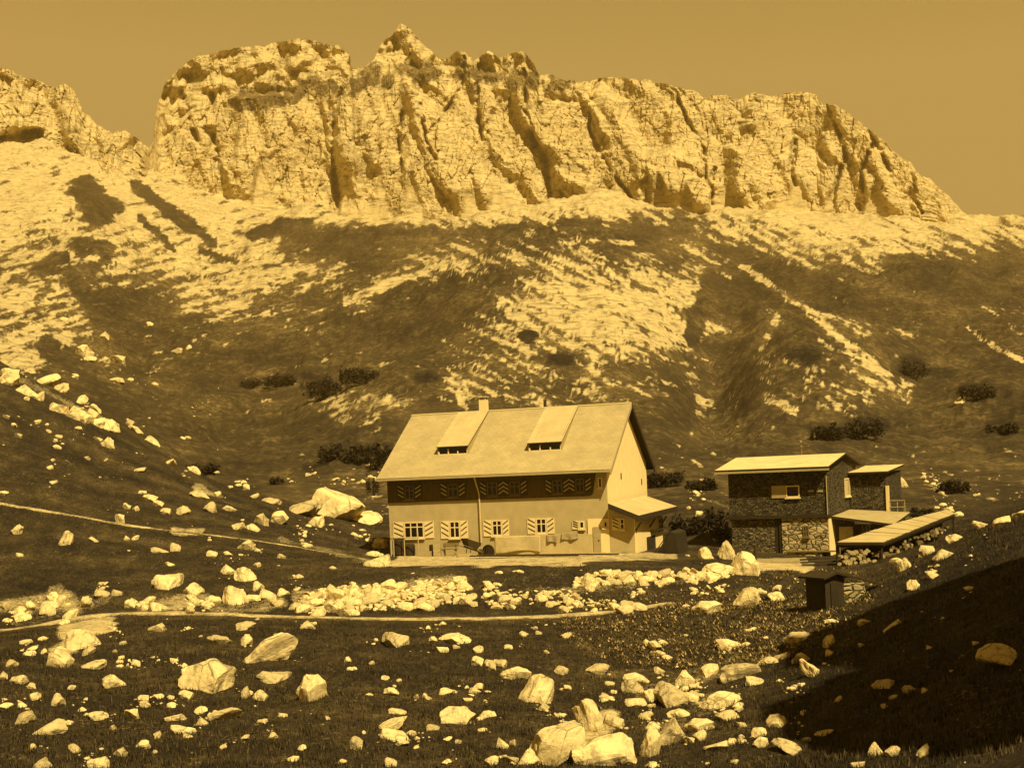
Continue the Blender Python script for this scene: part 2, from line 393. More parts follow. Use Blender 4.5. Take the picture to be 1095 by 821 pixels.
# strata-streaked noise decides where rock shows through
ca, sa = math.cos(.45), math.sin(.45)
nx = (PX*ca + PY*sa); ny = (-PX*sa + PY*ca)
st = .75*fbm(nx/46+.6*fbm(PX/60,PY/40,2,5), ny/7.0, 5, 71, .6)+.45*fbm(nx/19, ny/2.8, 3, 72, .55)
ca2, sa2 = math.cos(-.25), math.sin(-.25)
st2 = .75*fbm((PX*ca2+PY*sa2)/44, (-PX*sa2+PY*ca2)/7, 5, 77, .6)+.45*fbm((PX*ca2+PY*sa2)/18, (-PX*sa2+PY*ca2)/3, 3, 78, .55)
wl = sstep(380, 520, PX); st = st*wl + st2*(1-wl)
iso = fbm(PX/9, PY/6, 4, 83, .6)
nn = (.74*st + .26*iso)*1.9
rockf = np.clip(rockf - (.05+.11*sstep(250,290,PY))*sstep(.75,1,rockf)*(1-sstep(330,420,PX)) , 0, 1)
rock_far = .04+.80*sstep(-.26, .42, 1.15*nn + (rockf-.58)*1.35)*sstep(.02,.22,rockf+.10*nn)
rock_far = np.where(rockf > .985, np.maximum(rock_far, .62+.45*nn), rock_far)
tone_far = np.clip(.38 + .52*rockf + .55*fbm(PX/70, PY/28, 4, 91) + .18*iso, 0, 1)
PINES = [(345,414,17,12),(385,402,20,9),(300,406,16,6),(268,410,14,5),(330,402,10,6),(395,484,46,11),(930,455,26,12),(975,392,16,14),(1045,418,22,10),(1070,455,18,8),(455,404,16,6),(215,503,18,7),(565,360,12,8),(600,385,16,8),(860,380,22,10),(330,500,10,5),(1000,398,24,6),(900,462,40,8)]
pin = np.zeros_like(PX)
for x,y,a,b in PINES: pin = np.maximum(pin, 1-sstep(.75, 1.1, np.hypot((DX-x)/a, (DY-y)/b)))
rock_far *= 1-pin; tone_far = tone_far*(1-pin) + .0*pin
# near ground: turf with patches of scree and trodden gravel
NEARROCK = [(0,396,60,424,4,.42),(60,424,115,452,4,.42),(30,388,66,414,3,.4),(0,648,60,640,8,.5),(60,632,80,650,10,.5),(150,648,220,640,8,.5),(230,650,300,645,7,.4),(430,598,660,594,6,.7),(660,596,720,594,4,.6),(420,602,620,600,4,.7),(800,603,865,606,6,1),(70,675,115,668,9,.75),(60,700,75,690,9,.6),(615,800,650,770,14,.75),(880,580,900,590,4,.4),
  (300,576,400,602,3,.35),(185,566,215,568,4,.6),(690,744,790,706,12,.35),(700,790,760,750,12,.35),(20,662,110,640,9,.35),(320,640,480,625,10,.5),(560,635,770,615,6,.35),(210,520,235,530,4,.5),(350,505,400,510,14,.25),(930,560,1000,540,10,.35),(760,560,780,540,8,.25),(1000,500,1090,520,10,.3)]
PYn = PY + 5*fbm(XG/2.2+9,YG/2.2,3,14); rn = np.full(PX.shape, .15)
for x0,y0,x1,y1,w,v in NEARROCK:
    k = 1-sstep(w*.6, w*1.5, seg_dist(PX+6*fbm(XG/1.5,YG/1.5,2,13), PYn, [(x0,y0),(x1,y1)])); rn = np.maximum(rn, v*k)
rock_near = np.clip(rn + .30*fbm(XG/1.6, YG/2.2, 5, 101, .65), 0, 1)
tone_near = np.clip(.48 + .75*fbm(XG/7, YG/2.6, 5, 111) + .35*fbm(XG/1.2, YG/2.0, 3, 112), 0, 1)
bank_shade = sstep(0, 60, (PX-850)*.55+(PY-650)*.8)*sstep(800,860,PX); tone_near = np.clip(tone_near-.38*bank_shade, 0, 1)  # shade of the right bank painted into the turf tone
rock = rock_near*(1-sstep(100,125,YG)) + rock_far*sstep(100,125,YG)
tone = tone_near*(1-sstep(100,125,YG)) + tone_far*sstep(100,125,YG)

def grid_faces(nr, nc, r0=0):
    r, c = np.meshgrid(np.arange(nr-1), np.arange(nc-1), indexing='ij'); b = (r*nc+c).ravel()
    return np.stack([b, b+1, b+nc+1, b+nc], 1)
split = int(np.searchsorted(YY, 118))
P3 = np.stack([XG, YG, Z], -1)
def slab(name, a, b, mat):
    V = P3[a:b].reshape(-1, 3)
    me = mesh_np(name, V, grid_faces(b-a, NU), mat, True, {'rock': rock[a:b], 'tone': tone[a:b]})
    return tag(link(name, me), kind='structure')
slab('ground', 0, split+1, M['ground'])
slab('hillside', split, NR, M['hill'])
# the knoll the picture is taken from and the country behind it, down to the nearest survey row
xs = XG[0]; front = np.stack([xs, YG[0], Z[0]], -1)
rings = [front]
for k in range(1, 30):
    y = 14 - 3.2*k; f = min(1, k/4.0)
    xx = xs*(1+.16*k); zz = Z[0]*(1-f) + (-1.75 + .25*np.clip(xx-6-0*y, 0, 200)*0 + 1.2*fbm(xx/14, np.full_like(xx, y/14), 3, 5)-.03*k*k)*f
    rings.append(np.stack([xx, np.full_like(xx, y), zz], -1))
rings = np.array(rings)[::-1]
me = mesh_np('near_slope', rings.reshape(-1,3), grid_faces(len(rings), NU), M['ground'], True, {'rock': np.full(rings.shape[:2], .15), 'tone': np.full(rings.shape[:2], .5)})
tag(link('knoll', me), kind='structure')
# lowland sheet under everything, out to the horizon
me = mesh_np('lowland', np.array([(-6000,-2000,-60),(6000,-2000,-60),(6000,9000,-60),(-6000,9000,-60)], float), np.array([[0,1,2,3]]), M['ground'], False)
tag(link('valley_floor', me), kind='structure')

# ground queries
def ground_hit(px, py, y0=0, y1=1e9):
    """first visible ground point behind a survey pixel"""
    u, v = uv(px, py); j = int(round((u-U[0])/2)); j = max(0, min(NU-1, j))
    c = VG[:, j]; ok = np.nonzero((c >= v) & (YY > max(y0, 15)) & (YY < y1))[0]
    i = int(ok[0]) if len(ok) else NR-1
    if i > 0 and c[i] > c[i-1]:
        t = (v-c[i-1])/(c[i]-c[i-1]); t = max(0, min(1, t)); Y = YY[i-1]+(YY[i]-YY[i-1])*t
    else: Y = YY[i]
    return Vector((u*Y/F, Y, v*Y/F))
def ground_z(X, Y):
    j = max(0, min(NU-1, int(round((X/Y*F-U[0])/2)))); return float(np.interp(Y, YY, Z[:, j]))
def ground_zv(X, Y):
    ju = np.clip((X/Y*F-U[0])/2, 0, NU-1.001); j = ju.astype(int); fu = ju-j
    i = np.clip(np.searchsorted(YY, Y)-1, 0, NR-2); fy = (Y-YY[i])/(YY[i+1]-YY[i])
    return (Z[i,j]*(1-fu)+Z[i,j+1]*fu)*(1-fy) + (Z[i+1,j]*(1-fu)+Z[i+1,j+1]*fu)*fy

# the two trodden ways as sheets lying on the turf
for nm, (pts, hw) in PATHS.items():
    c = [ground_hit(x, y) for x, y in pts]
    if nm == 'footpath': c = [Vector((p.x, min(max(p.y, 58), 66), 0)) for p in c]
    P = np.array([(p.x, p.y) for p in c]); seg = np.r_[0, np.cumsum(np.hypot(*np.diff(P, axis=0).T))]
    s_ = np.arange(0, seg[-1], .25); X = np.interp(s_, seg, P[:,0]); Y = np.interp(s_, seg, P[:,1])
    X = blur(X, 15, 0); Y = blur(Y, 25, 0)
    tx, ty = np.gradient(X), np.gradient(Y); L = np.hypot(tx, ty); nx_, ny_ = -ty/L, tx/L
    w = hw*(1+.35*fbm(s_/2.5, s_*0, 3, 7)); k = np.linspace(-1, 1, 7)
    GX = X[:,None]+nx_[:,None]*w[:,None]*k; GY = Y[:,None]+ny_[:,None]*w[:,None]*k
    GZ = ground_zv(GX, GY) + .05*(1-np.abs(k)**3) - .02; pr_ = (.70 if nm == 'footpath' else .56)*(1-.75*np.abs(k)[None]**2.5) + .5*fbm(GX/1.3, GY/1.3, 4, 44)
    me = mesh_np(nm, np.stack([GX,GY,GZ], -1).reshape(-1,3), grid_faces(len(s_), 7), M['ground'], True, {'rock': pr_, 'tone': np.full(GX.shape, .75)})
    tag(link('footpath' if nm == 'footpath' else 'side_path', me), kind='structure')

# ------------------------------------------------------------------ cliffs
SKY = [(-600,60),(-300,40),(-60,60),(0,72),(14,76),(24,82),(40,86),(58,94),(68,90),(78,96),(88,116),(104,134),(120,142),(134,139),(148,150),(160,158),(164,150),(165,128),(170,108),(176,90),(186,78),(204,64),(214,60),(240,54),(262,50),(280,50),(300,44),(325,41),(340,45),(362,50),(374,58),(377,74),(388,72),(400,64),(408,46),(420,38),(428,26),(436,30),(444,38),(456,52),(470,62),(480,64),(488,54),(498,56),(506,66),(516,58),(524,54),(534,62),(545,57),(560,56),(570,66),(576,80),(590,80),(600,86),(630,88),(640,84),(662,84),(690,86),(712,90),(726,94),(742,97),(752,104),(776,101),(790,106),(806,100),(822,103),(838,100),(856,98),(872,101),(880,112),(892,112),(906,120),(930,140),(944,150),(960,165),(975,176),(985,188),(996,192),(1006,203),(1020,215),(1034,231),(1048,237),(1095,241),(1300,248),(1700,252)]
FOOT = [(-600,160),(0,222),(60,220),(110,222),(160,226),(200,218),(250,232),(330,250),(400,262),(520,262),(640,258),(760,244),(850,242),(1000,246),(1095,250),(1700,262)]
ul, vl = np.array([uv(*p) for p in SKY]).T; uf, vf = np.array([uv(*p) for p in FOOT]).T
UC = np.arange(-1000, 1000.1, 1.25); NC = len(UC); NV = 250
top = np.interp(UC, ul, vl); foot = np.interp(UC, uf, vf)
top = top + 3.0*fbm(UC/9, UC*0+.5, 4, 131) + 1.2*fbm(UC/3, UC*0+.2, 2, 132)*1.0
tt = np.linspace(0, 1, NV)[:, None]; UU = np.repeat(UC[None], NV, 0)
TT = np.repeat(tt, NC, 1)
VV = foot[None]*(1-TT) + top[None]*TT
PXc, PYc = to_px(UU, VV)
hgt = (top-foot)[None]
# buttresses and gullies as real depth (metres)
warp = 22*fbm(UU/60, VV/80, 3, 141); sk = UU + warp + .22*(VV-200)*np.sin(UU/170+1)
wx = 4*fbm(UU/30, VV/34, 2, 171)+1.2*fbm(UU/5, VV/5, 2, 173); wy = 5*fbm(UU/30, VV/30, 2, 172)+1.2*fbm(UU/5, VV/5, 2, 174)
f1, e1 = facets((sk+wx*2)/46+VV/260, VV/150+.3*np.sin(sk/60), 11, 1.0)
f2, e2 = facets((sk+wx+.30*VV)/19, (VV+wy-.3*UU)/62, 23, 1.0)
f3, e3 = facets((UU+wx-.28*VV)/8.0, (VV+wy+.25*UU)/24, 37, 1.0)
f4, e4 = facets((UU+wx*.8)/3.8, (VV+wy*.8)/8.0, 53, 1.0)
b1 = ridged(sk/90, VV/300, 3, 151, .5); b4 = fbm(UU/6, VV/3.6, 4, 154, .6)
f1 = blur(blur(f1, 21, 1), 9, 0); f2 = blur(blur(f2, 7, 1), 5, 0)
relief = 34*f1 + 13*f2 + 4.6*f3 + 2.3*f4 + 17*b1 + 1.2*b4 + 10*fbm(UU/45, VV/60, 4, 158) - .8*(1-sstep(0,.12,e3)) - 1.5*(1-sstep(0,.05,e1))
GULL = [((376,62),(366,95),(357,130),(356,165),(359,205),(364,228)),((430,120),(426,150),(429,184)),((497,60),(492,95),(470,130)),((572,158),(582,172),(586,198),(592,235)),((640,86),(632,110),(630,140),(650,180),(690,230)),((884,112),(894,135),(905,165),(893,200),(890,225)),
        ((228,100),(224,130),(236,190)),((764,180),(760,215),(768,236)),((450,112),(455,150),(465,170)),((188,72),(196,110),(210,150)),((512,70),(510,110),(515,150)),((720,95),(735,130),(752,160),(756,200)),((930,142),(945,170),(952,188)),((972,178),(980,205),(985,228)),((935,150),(920,185),(925,215)),((850,150),(845,185),(860,215)),((560,75),(562,120),(575,160))]
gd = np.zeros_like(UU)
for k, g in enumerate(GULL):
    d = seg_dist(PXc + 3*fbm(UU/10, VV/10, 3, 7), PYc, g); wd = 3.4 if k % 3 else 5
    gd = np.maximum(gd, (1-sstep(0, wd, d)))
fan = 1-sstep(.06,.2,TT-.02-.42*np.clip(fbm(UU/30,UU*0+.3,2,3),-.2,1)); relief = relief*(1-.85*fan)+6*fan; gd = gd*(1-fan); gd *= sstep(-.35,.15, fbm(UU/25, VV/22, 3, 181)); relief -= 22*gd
ca, sb = 1.0, 1.0
edge = sstep(0, .10, TT)*1.0
left = 1-sstep(150, 172, PXc)                      # the nearer buttress on the left
relief *= .68
YC = 1150 + 55*TT**1.3*np.clip(hgt/180, .2, 1.4) - relief*(.35+.65*edge)*np.clip(hgt/90, .15, 1)*(1+.5*left) - 120*left*(1-TT*.5) + 60*(1-sstep(0,.12,TT))*-1
TIER = [(165,150,205,118),(205,118,250,104),(250,104,300,98),(300,98,380,86),(380,88,410,78),(410,78,470,74),(470,78,520,80),(520,80,575,84),(575,86,600,88)]
tier = np.full(UU.shape, -1e3)
ty_ = 12*fbm(UU/34, UU*0, 4, 191) + np.interp(PXc, [100,165,205,250,300,330,380,410,430,470,500,520,575,600,640,1100], [300,160,118,104,100,92,88,78,74,74,72,80,84,84,84,84])
step = sstep(3, -3, PYc-ty_)*sstep(150,200,PXc)*(1-sstep(575,620,PXc))
YC += 30*step*np.clip(.5+1.6*fbm(UU/40, VV/40, 3, 197), 0, 1.2)
VC = VV
XC = UU*YC/F; ZC = VC*YC/F
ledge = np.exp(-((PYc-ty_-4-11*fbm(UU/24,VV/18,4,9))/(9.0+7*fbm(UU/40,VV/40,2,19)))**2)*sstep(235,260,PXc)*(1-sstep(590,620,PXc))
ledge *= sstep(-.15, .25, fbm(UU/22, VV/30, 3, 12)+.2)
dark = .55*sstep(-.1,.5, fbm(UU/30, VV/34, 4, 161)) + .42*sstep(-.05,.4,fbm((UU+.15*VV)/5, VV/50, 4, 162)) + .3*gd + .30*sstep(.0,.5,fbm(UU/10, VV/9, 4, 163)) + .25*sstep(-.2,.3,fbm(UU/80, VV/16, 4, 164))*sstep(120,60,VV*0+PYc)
scree = 1-sstep(.10,.16,TT-.02-.42*np.clip(fbm(UU/30,UU*0+.3,2,3),-.2,1)+.02*fbm(UU/5,VV/5,3,4))
YC += 8*(1-sstep(.0,.3,TT))*0
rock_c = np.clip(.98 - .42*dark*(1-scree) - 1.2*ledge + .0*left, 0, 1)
tone_c = np.clip(.62+.3*b4, 0, 1)
# crest rolls over and falls away behind
back = []
for k in range(1, 7):
    f = k/6; back.append(np.stack([XC[-1]*(1+.02*k), YC[-1]+25*k, ZC[-1]-6*k*k*np.clip(hgt[0]/100,.1,1)], -1))
PC = np.concatenate([np.stack([XC,YC,ZC], -1), np.array(back)])
ra = np.concatenate([rock_c, np.repeat(rock_c[-1:], 6, 0)]); ta = np.concatenate([tone_c, np.repeat(tone_c[-1:], 6, 0)])
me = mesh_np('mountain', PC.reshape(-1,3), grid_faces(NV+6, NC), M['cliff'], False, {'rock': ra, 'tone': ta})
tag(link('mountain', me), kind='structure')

# ------------------------------------------------------------------ rocks
def rock_mesh(name, seed, sub=3, cuts=9, rough=.10, mat=None):
    r = random.Random(seed); bm = bmesh.new(); bmesh.ops.create_icosphere(bm, subdivisions=sub, radius=1)
    V = np.array([v.co[:] for v in bm.verts]); Fc = np.array([[v.index for v in f.verts] for f in bm.faces]); bm.free()
    V = np.sign(V)*np.abs(V)**.72                                # boxy
    for k in range(cuts):
        n = np.array([r.uniform(-1,1), r.uniform(-1,1), r.uniform(-.5,1)]); n /= np.linalg.norm(n); d = r.uniform(.42,.84)
        e = V@n - d; V = V - np.clip(e, 0, None)[:,None]*n*r.uniform(.85,1)
    s = seed*3.7
    q = fbm(V[:,0]*1.7+s, V[:,1]*1.7+V[:,2]*1.3, 4, seed) + .6*fbm(V[:,2]*2.1+s, V[:,0]*1.1-V[:,1]*1.9, 4, seed+5)
    V = V*(1+rough*q*1.6)[:,None]
    V /= np.abs(V).max(0)[None]
    me = mesh_np(name, V*.5, Fc, mat or M['rock'], False)
    at_ = me.polygons; 
    return me
BIG = [rock_mesh('boulder', 100+i, 4, 15, .15) for i in range(16)]
MED = [rock_mesh('stone', 200+i, 3, 13, .14, M['stone']) for i in range(10)]
LOW = [rock_mesh('rubble', 300+i, 2, 9, .14, M['stone']) for i in range(6)]
def rest_on(px, py, w, h, meshes, name='boulder', tilt=0, y0=0, seed=None, dm=1.0):
    w *= 1.13; h *= 1.12; base = ground_hit(px, py+h*.42, y0); Y = base.y; r = random.Random(int(px*31+py*7))
    W = w/F*Y; H = h/F*Y*1.32; D = (W*.62+H*.38)*dm*r.uniform(.85,1.15)
    o = bpy.data.objects.new(name, r.choice(meshes)); COL.objects.link(o)
    X = (px-CX)*cr*Y/F + (HY-py)*sr*Y/F
    yc = Y + D*.25
    zc = at(px, py, Y).z - H*.17
    gz = ground_z(X, yc); zc = min(zc, gz+H*.40); 
    o.location = (X*yc/Y, yc, zc); o.scale = (W, D, H); o.rotation_euler = (r.uniform(-.12,.12), -R(tilt + (r.uniform(-14,14) if meshes is MED else 0)), r.uniform(-.25,.25) + (math.pi if r.random() < .5 else 0))
    return o
placed = []
NAMED = [ # px, py, w, h, tilt, label
 (352,536,64,34,-22,'huge overhanging pale outcrop block left of the large hut, its crown and longest slab'),
 (322,541,44,18,-25,'jagged pale rock spur on the left flank of the overhanging outcrop by the hut'),
 (388,551,36,17,-14,'blunt pale nose of rock jutting over the dark hollow left of the large hut'),
 (338,556,30,14,-40,'curved pale rock rib dropping below the overhanging outcrop left of the hut'),
 (405,579,17,15,-35,'slanting pale slab leaning beside the left corner of the large hut'),
 (404,598,32,16,-20,'broad low pale rock at the foot of the left hut corner'),
 (290,534,20,9,0,'low rounded pale boulder just left of the overhanging outcrop'),
 (297,553,24,13,22,'wedge shaped pale boulder pointing up to the right below the overhanging outcrop'),
 (262,612,24,20,0,'blocky pale boulder standing on top of the tall egg shaped one above the footpath'),
 (249,634,24,26,0,'tall egg shaped pale boulder standing just above the footpath'),
 (180,617,30,24,0,'lobed pale boulder alone on the turf above the left part of the footpath'),
 (208,628,20,16,0,'pale boulder heading the row right of the lobed boulder above the footpath'),
 (228,640,20,14,0,'pointed pale boulder between the egg shaped boulder and the row to its left'),
 (228,716,66,46,-18,'largest pale slab below the footpath, split diamond shape with a notch'),
 (290,693,66,28,30,'long pale slab rising to the right out of the split diamond slab'),
 (294,721,34,16,8,'flat pale boulder in the turf between the split slab and the two lobed boulder'),
 (330,731,34,40,0,'upright two lobed pale boulder standing alone in the dark turf'),
 (278,742,16,14,0,'small triangular pale rock under the split diamond slab'),
 (233,682,28,12,-5,'oblong pale boulder just under the footpath above the split slab'),
 (424,682,26,20,15,'angular pale boulder with a raised right tip below the middle of the footpath'),
 (487,681,54,14,0,'long flat pale slab lying just below the middle of the footpath'),
 (493,761,42,26,0,'pale boulder with flat top and pointed foot alone in the lower turf'),
 (574,735,48,32,-5,'big cubic pale boulder with flat top in the middle foreground'),
 (552,718,34,15,-14,'flat pale slab leaning against the left of the big cubic boulder'),
 (592,786,44,64,38,'large smooth pale slab leaning to the right at the bottom of the picture'),
 (632,764,36,36,0,'blocky pale rock on top of the rough outcrop at the bottom'),
 (640,797,74,42,5,'rough pitted pale outcrop at the bottom edge beside the leaning slab'),
 (655,768,26,20,-30,'pale rock sloping off the right of the rough bottom outcrop'),
 (695,790,24,38,0,'dark sided upright boulder between the bottom outcrop and the boulder run'),
 (716,782,34,28,-15,'angular pale boulder right of the dark sided upright one'),
 (745,773,34,18,0,'pale boulder ending the run, right of the angular one near the bottom'),
 (718,742,34,26,0,'bulky pale boulder in the middle of the boulder run'),
 (790,714,42,24,0,'wide pale boulder at the upper end of the boulder run'),
 (770,746,44,20,12,'flat broad pale boulder in the boulder run under the widest one'),
 (732,725,20,17,0,'squarish pale boulder with a dark cleft in the boulder run'),
 (676,732,24,18,0,'peaked pale boulder left of the boulder run'),
 (638,714,24,12,0,'low pale boulder right of the big cubic boulder'),
 (753,647,36,18,0,'broad pale boulder with knobby foot below the terrace bank'),
 (799,637,30,22,-20,'wedge shaped pale boulder left of the small dark shed'),
 (830,636,22,14,-25,'slanting pale boulder against the left of the small dark shed'),
 (776,585,18,26,0,'tallest spiky pale rock in the heap between the two buildings'),
 (793,602,30,26,0,'biggest pale rock in the heap between the two buildings'),
 (755,591,16,13,0,'pale arched rock at the left of the heap between the buildings'),
 (770,606,34,16,0,'flat pale rock at the foot of the heap between the buildings'),
 (870,716,34,12,48,'thin pale slab leaning upright at the edge of the dark bank'),
 (850,680,34,18,0,'cracked pale boulder left of the dark bank below the small shed'),
 (1072,699,42,20,12,'long pale boulder in the dark bank at the right edge'),
 (946,729,26,12,0,'dull half buried boulder in the middle of the dark bank'),
 (971,736,19,9,10,'pale oblong boulder right of the half buried one in the dark bank'),
 (935,800,17,18,0,'pale jagged rock low in the dark bank'),
 (954,802,15,12,0,'dull rounded rock beside the jagged one low in the dark bank'),
 (846,799,38,10,22,'thin crooked pale rock rib low down left in the dark bank'),
 (964,515,16,12,-8,'pale boulder behind the railing of the wooden chalet'),
 (992,585,22,17,0,'angular pale boulder under the upper end of the plank roofed shelter'),
 (1008,592,27,13,12,'rounded pale boulder below the upper end of the plank roofed shelter'),
 (968,601,14,16,0,'upright pale boulder below the middle of the plank roofed shelter'),
 (978,623,15,15,0,'round pale boulder at the top edge of the dark bank'),
 (1022,574,22,10,0,'pale rock past the upper end of the plank roofed shelter'),
 (71,574,18,17,0,'pale heart shaped stone alone on the left slope'),
 (19,565,13,12,0,'pale round stone alone near the left edge above the turf slope'),
 (121,727,27,15,0,'pale oval boulder with dark pits in the left lower turf'),
 (52,777,32,18,22,'long pale boulder rising to the right in the lower left turf'),
 (104,813,22,19,0,'pale blocky boulder at the bottom edge on the left'),
 (44,817,26,14,25,'pale slanting boulder at the very bottom left'),
 (238,762,46,14,14,'pale ragged slab lying under the split diamond slab'),
 (414,776,42,9,18,'upper of two thin pale curved slabs stacked in the lower turf'),
 (421,787,40,9,10,'lower of two thin pale curved slabs stacked in the lower turf'),
 (88,683,44,20,0,'wide pale rock apron under the footpath at the left'),
 (62,700,28,28,0,'lower pale rock of the apron under the footpath at the left'),
 (211,526,30,9,0,'flat pale slab with a dark pit on the slope left of the outcrop'),
 (208,501,15,8,-30,'pale slab on the crest of the left slope'),
]
for px,py,w,h,tl,lab in NAMED:
    o = rest_on(px,py,w,h,BIG,'boulder',tl); tag(o, lab, 'boulder', 'pale limestone boulders around the huts')
    placed.append((px,py,w,h))
ORD = ['leftmost','second from left','third from left','fourth from left','fifth from left','sixth from left','seventh from left','eighth from left','ninth from left','tenth from left','eleventh from left','twelfth from left','thirteenth from left','fourteenth from left','fifteenth from left','sixteenth from left','seventeenth from left','eighteenth from left']
SETS = {
 'slab in the upper pale band along the left slope crest': [(34,395,11,7,-30),(50,406,24,9,-30),(64,413,14,8,-30),(86,428,12,6,-35),(97,440,12,8,-35),(113,452,20,11,-38),(137,451,11,5,-35),(147,460,10,5,-35),(163,471,13,6,-50),(183,494,12,5,-40)],
 'slab in the lower pale band along the left slope crest': [(8,402,24,12,-28),(30,416,22,9,-32),(42,423,12,7,-30),(60,433,20,12,-35),(78,440,24,13,-20),(92,446,18,11,-20),(104,450,14,9,-30)],
 'of the small pale stones high on the left slope': [(7,445,7,5,0),(16,454,7,5,0),(20,465,8,6,0),(28,425,8,5,0),(52,460,7,4,0),(63,466,8,6,0),(84,457,8,4,0),(105,469,9,6,-30),(116,473,14,13,-25)],
 'of the pale stones on the left slope above the side path': [(53,499,7,5,0),(57,515,8,5,0),(92,489,8,4,0),(112,492,7,3,-20),(150,502,15,5,5),(136,541,8,7,0),(146,543,9,7,0),(162,532,16,8,-10),(170,538,11,7,0),(178,546,11,8,0),(194,545,17,10,0)],
 'of the pale stones scattered below the side path on the left': [(20,592,9,6,0),(101,577,11,4,20),(129,553,9,13,0),(135,574,7,6,0),(145,574,9,6,0),(171,588,18,6,0),(188,584,10,12,0),(227,591,11,9,0),(262,582,20,11,0),(275,587,8,5,0),(301,594,9,6,0),(355,606,10,4,0)],
 'of the pale stones between left slope and overhanging outcrop': [(224,541,13,12,0),(246,543,15,6,0),(254,562,13,9,0),(268,562,19,9,0),(278,554,16,12,0),(232,527,8,6,0),(264,520,7,8,0),(272,530,10,5,0)],
 'pale stone in the row above the left footpath': [(6,646,14,9,0),(20,652,14,8,0),(34,647,13,10,0),(52,651,16,14,0),(66,640,14,16,0),(76,655,18,12,0),(95,643,15,12,0),(110,634,16,9,0),(124,632,14,9,0),(140,645,12,10,0),(160,640,14,10,0),(172,648,14,8,0)],
 'of the pale stones around the egg shaped boulder': [(190,648,12,9,0),(205,652,12,9,0),(243,607,18,11,0),(276,603,10,7,0),(275,625,14,12,0),(287,636,18,12,0),(302,632,16,9,0),(296,644,14,9,0)],
 'of the pale stones just below the path at the left': [(27,686,14,6,5),(98,711,28,8,0),(96,694,14,11,0),(146,708,9,8,0),(168,670,18,10,0),(46,696,7,6,0),(262,684,14,12,0),(263,667,20,12,0),(300,680,14,8,0),(330,667,16,10,0)],
 'of the pale stones in the turf left of the split slab': [(4,721,12,10,0),(12,708,15,9,0),(22,725,22,12,0),(34,733,10,7,0),(37,744,11,9,0),(61,746,16,15,0),(76,734,11,6,-10),(123,695,7,5,0),(131,687,8,5,0),(154,746,12,9,0),(200,742,15,10,10)],
 'of the pale stones in the lower left turf': [(27,766,17,15,0),(79,798,13,11,0),(104,765,20,10,0),(120,777,7,6,0),(142,761,13,15,0),(128,803,14,10,0),(189,766,25,8,0),(192,780,22,8,28),(216,770,14,9,0),(168,785,7,9,0),(34,798,8,6,0),(158,797,7,6,0)],
 'of the pale stones below the two lobed boulder': [(262,740,8,14,0),(282,770,14,6,0),(292,785,11,7,0),(303,764,10,5,0),(373,705,8,7,0),(381,794,14,15,0),(367,814,11,6,0),(397,708,6,4,0),(420,739,18,8,8),(425,760,18,7,0),(432,794,16,6,0),(418,814,12,12,0)],
 'of the pale stones around the pointed foot boulder below': [(445,744,6,5,0),(455,743,6,5,0),(463,777,13,8,0),(477,738,22,7,0),(508,738,13,6,0),(489,792,9,5,0),(525,812,15,12,0),(536,793,14,13,0),(545,811,18,10,0),(549,793,9,9,0),(581,755,9,9,35)],
 'of the pale stones left of the big cubic boulder': [(464,683,10,6,0),(488,691,8,5,0),(511,694,11,8,0),(511,706,13,11,0),(524,710,13,13,0),(536,708,20,12,0),(544,691,9,6,0)],
 'of the pale stones right of the big cubic boulder': [(576,676,7,5,0),(597,715,20,10,0),(606,679,11,6,0),(565,808,24,20,30),(607,734,8,5,0),(652,730,10,6,0)],
 'of the pale stones packed round the boulder run': [(680,750,22,10,0),(697,742,18,15,0),(726,761,26,10,0),(757,716,20,15,0),(775,764,22,13,0),(742,742,12,9,0),(750,752,14,8,0),(792,773,9,9,20),(765,797,26,9,15),(806,728,20,9,8),(820,705,22,9,8),(838,700,18,9,0),(748,785,14,12,0),(705,716,12,8,0),(690,765,16,8,0),(736,790,12,10,0)],
 'of the pale stones along the edge of the dark bank': [(886,685,13,13,0),(890,664,18,5,12),(886,697,12,8,0),(924,664,14,6,10),(953,669,22,6,25),(920,689,8,5,0),(988,737,9,6,0),(993,691,7,5,0),(996,613,14,11,0),(1050,560,18,8,20),(1072,556,20,9,20),(1090,549,16,9,15)],
 'of the pale stones low in the dark bank': [(880,783,20,6,25),(896,747,10,5,20),(920,816,18,8,20),(955,745,10,5,0),(985,804,22,7,35),(862,790,10,6,0)],
 'of the boulders on the far left hillside': [(68,340,9,6,0),(88,374,20,14,0),(112,357,14,10,0),(127,383,15,12,0),(113,383,9,8,0),(190,374,12,7,10),(201,371,7,6,0),(160,345,8,5,0)],
}
nst = 0
for key_, L in SETS.items():
    for k, (px,py,w,h,tl) in enumerate(sorted(L)):
        if 'band' in key_: w, h = w*1.35, h*1.25
        o = rest_on(px,py,w,h,MED,'stone',tl, y0=(120 if 'hillside' in key_ else 0)); nst += 1
        tag(o, ORD[k]+' '+key_, 'stone', 'loose pale stones'); placed.append((px,py,w,h))
tag(rest_on(1027,428,13,8,MED,'stone',-15,y0=120), 'single bright boulder on the dark hillside above the wooden chalet', 'stone', 'loose pale stones')
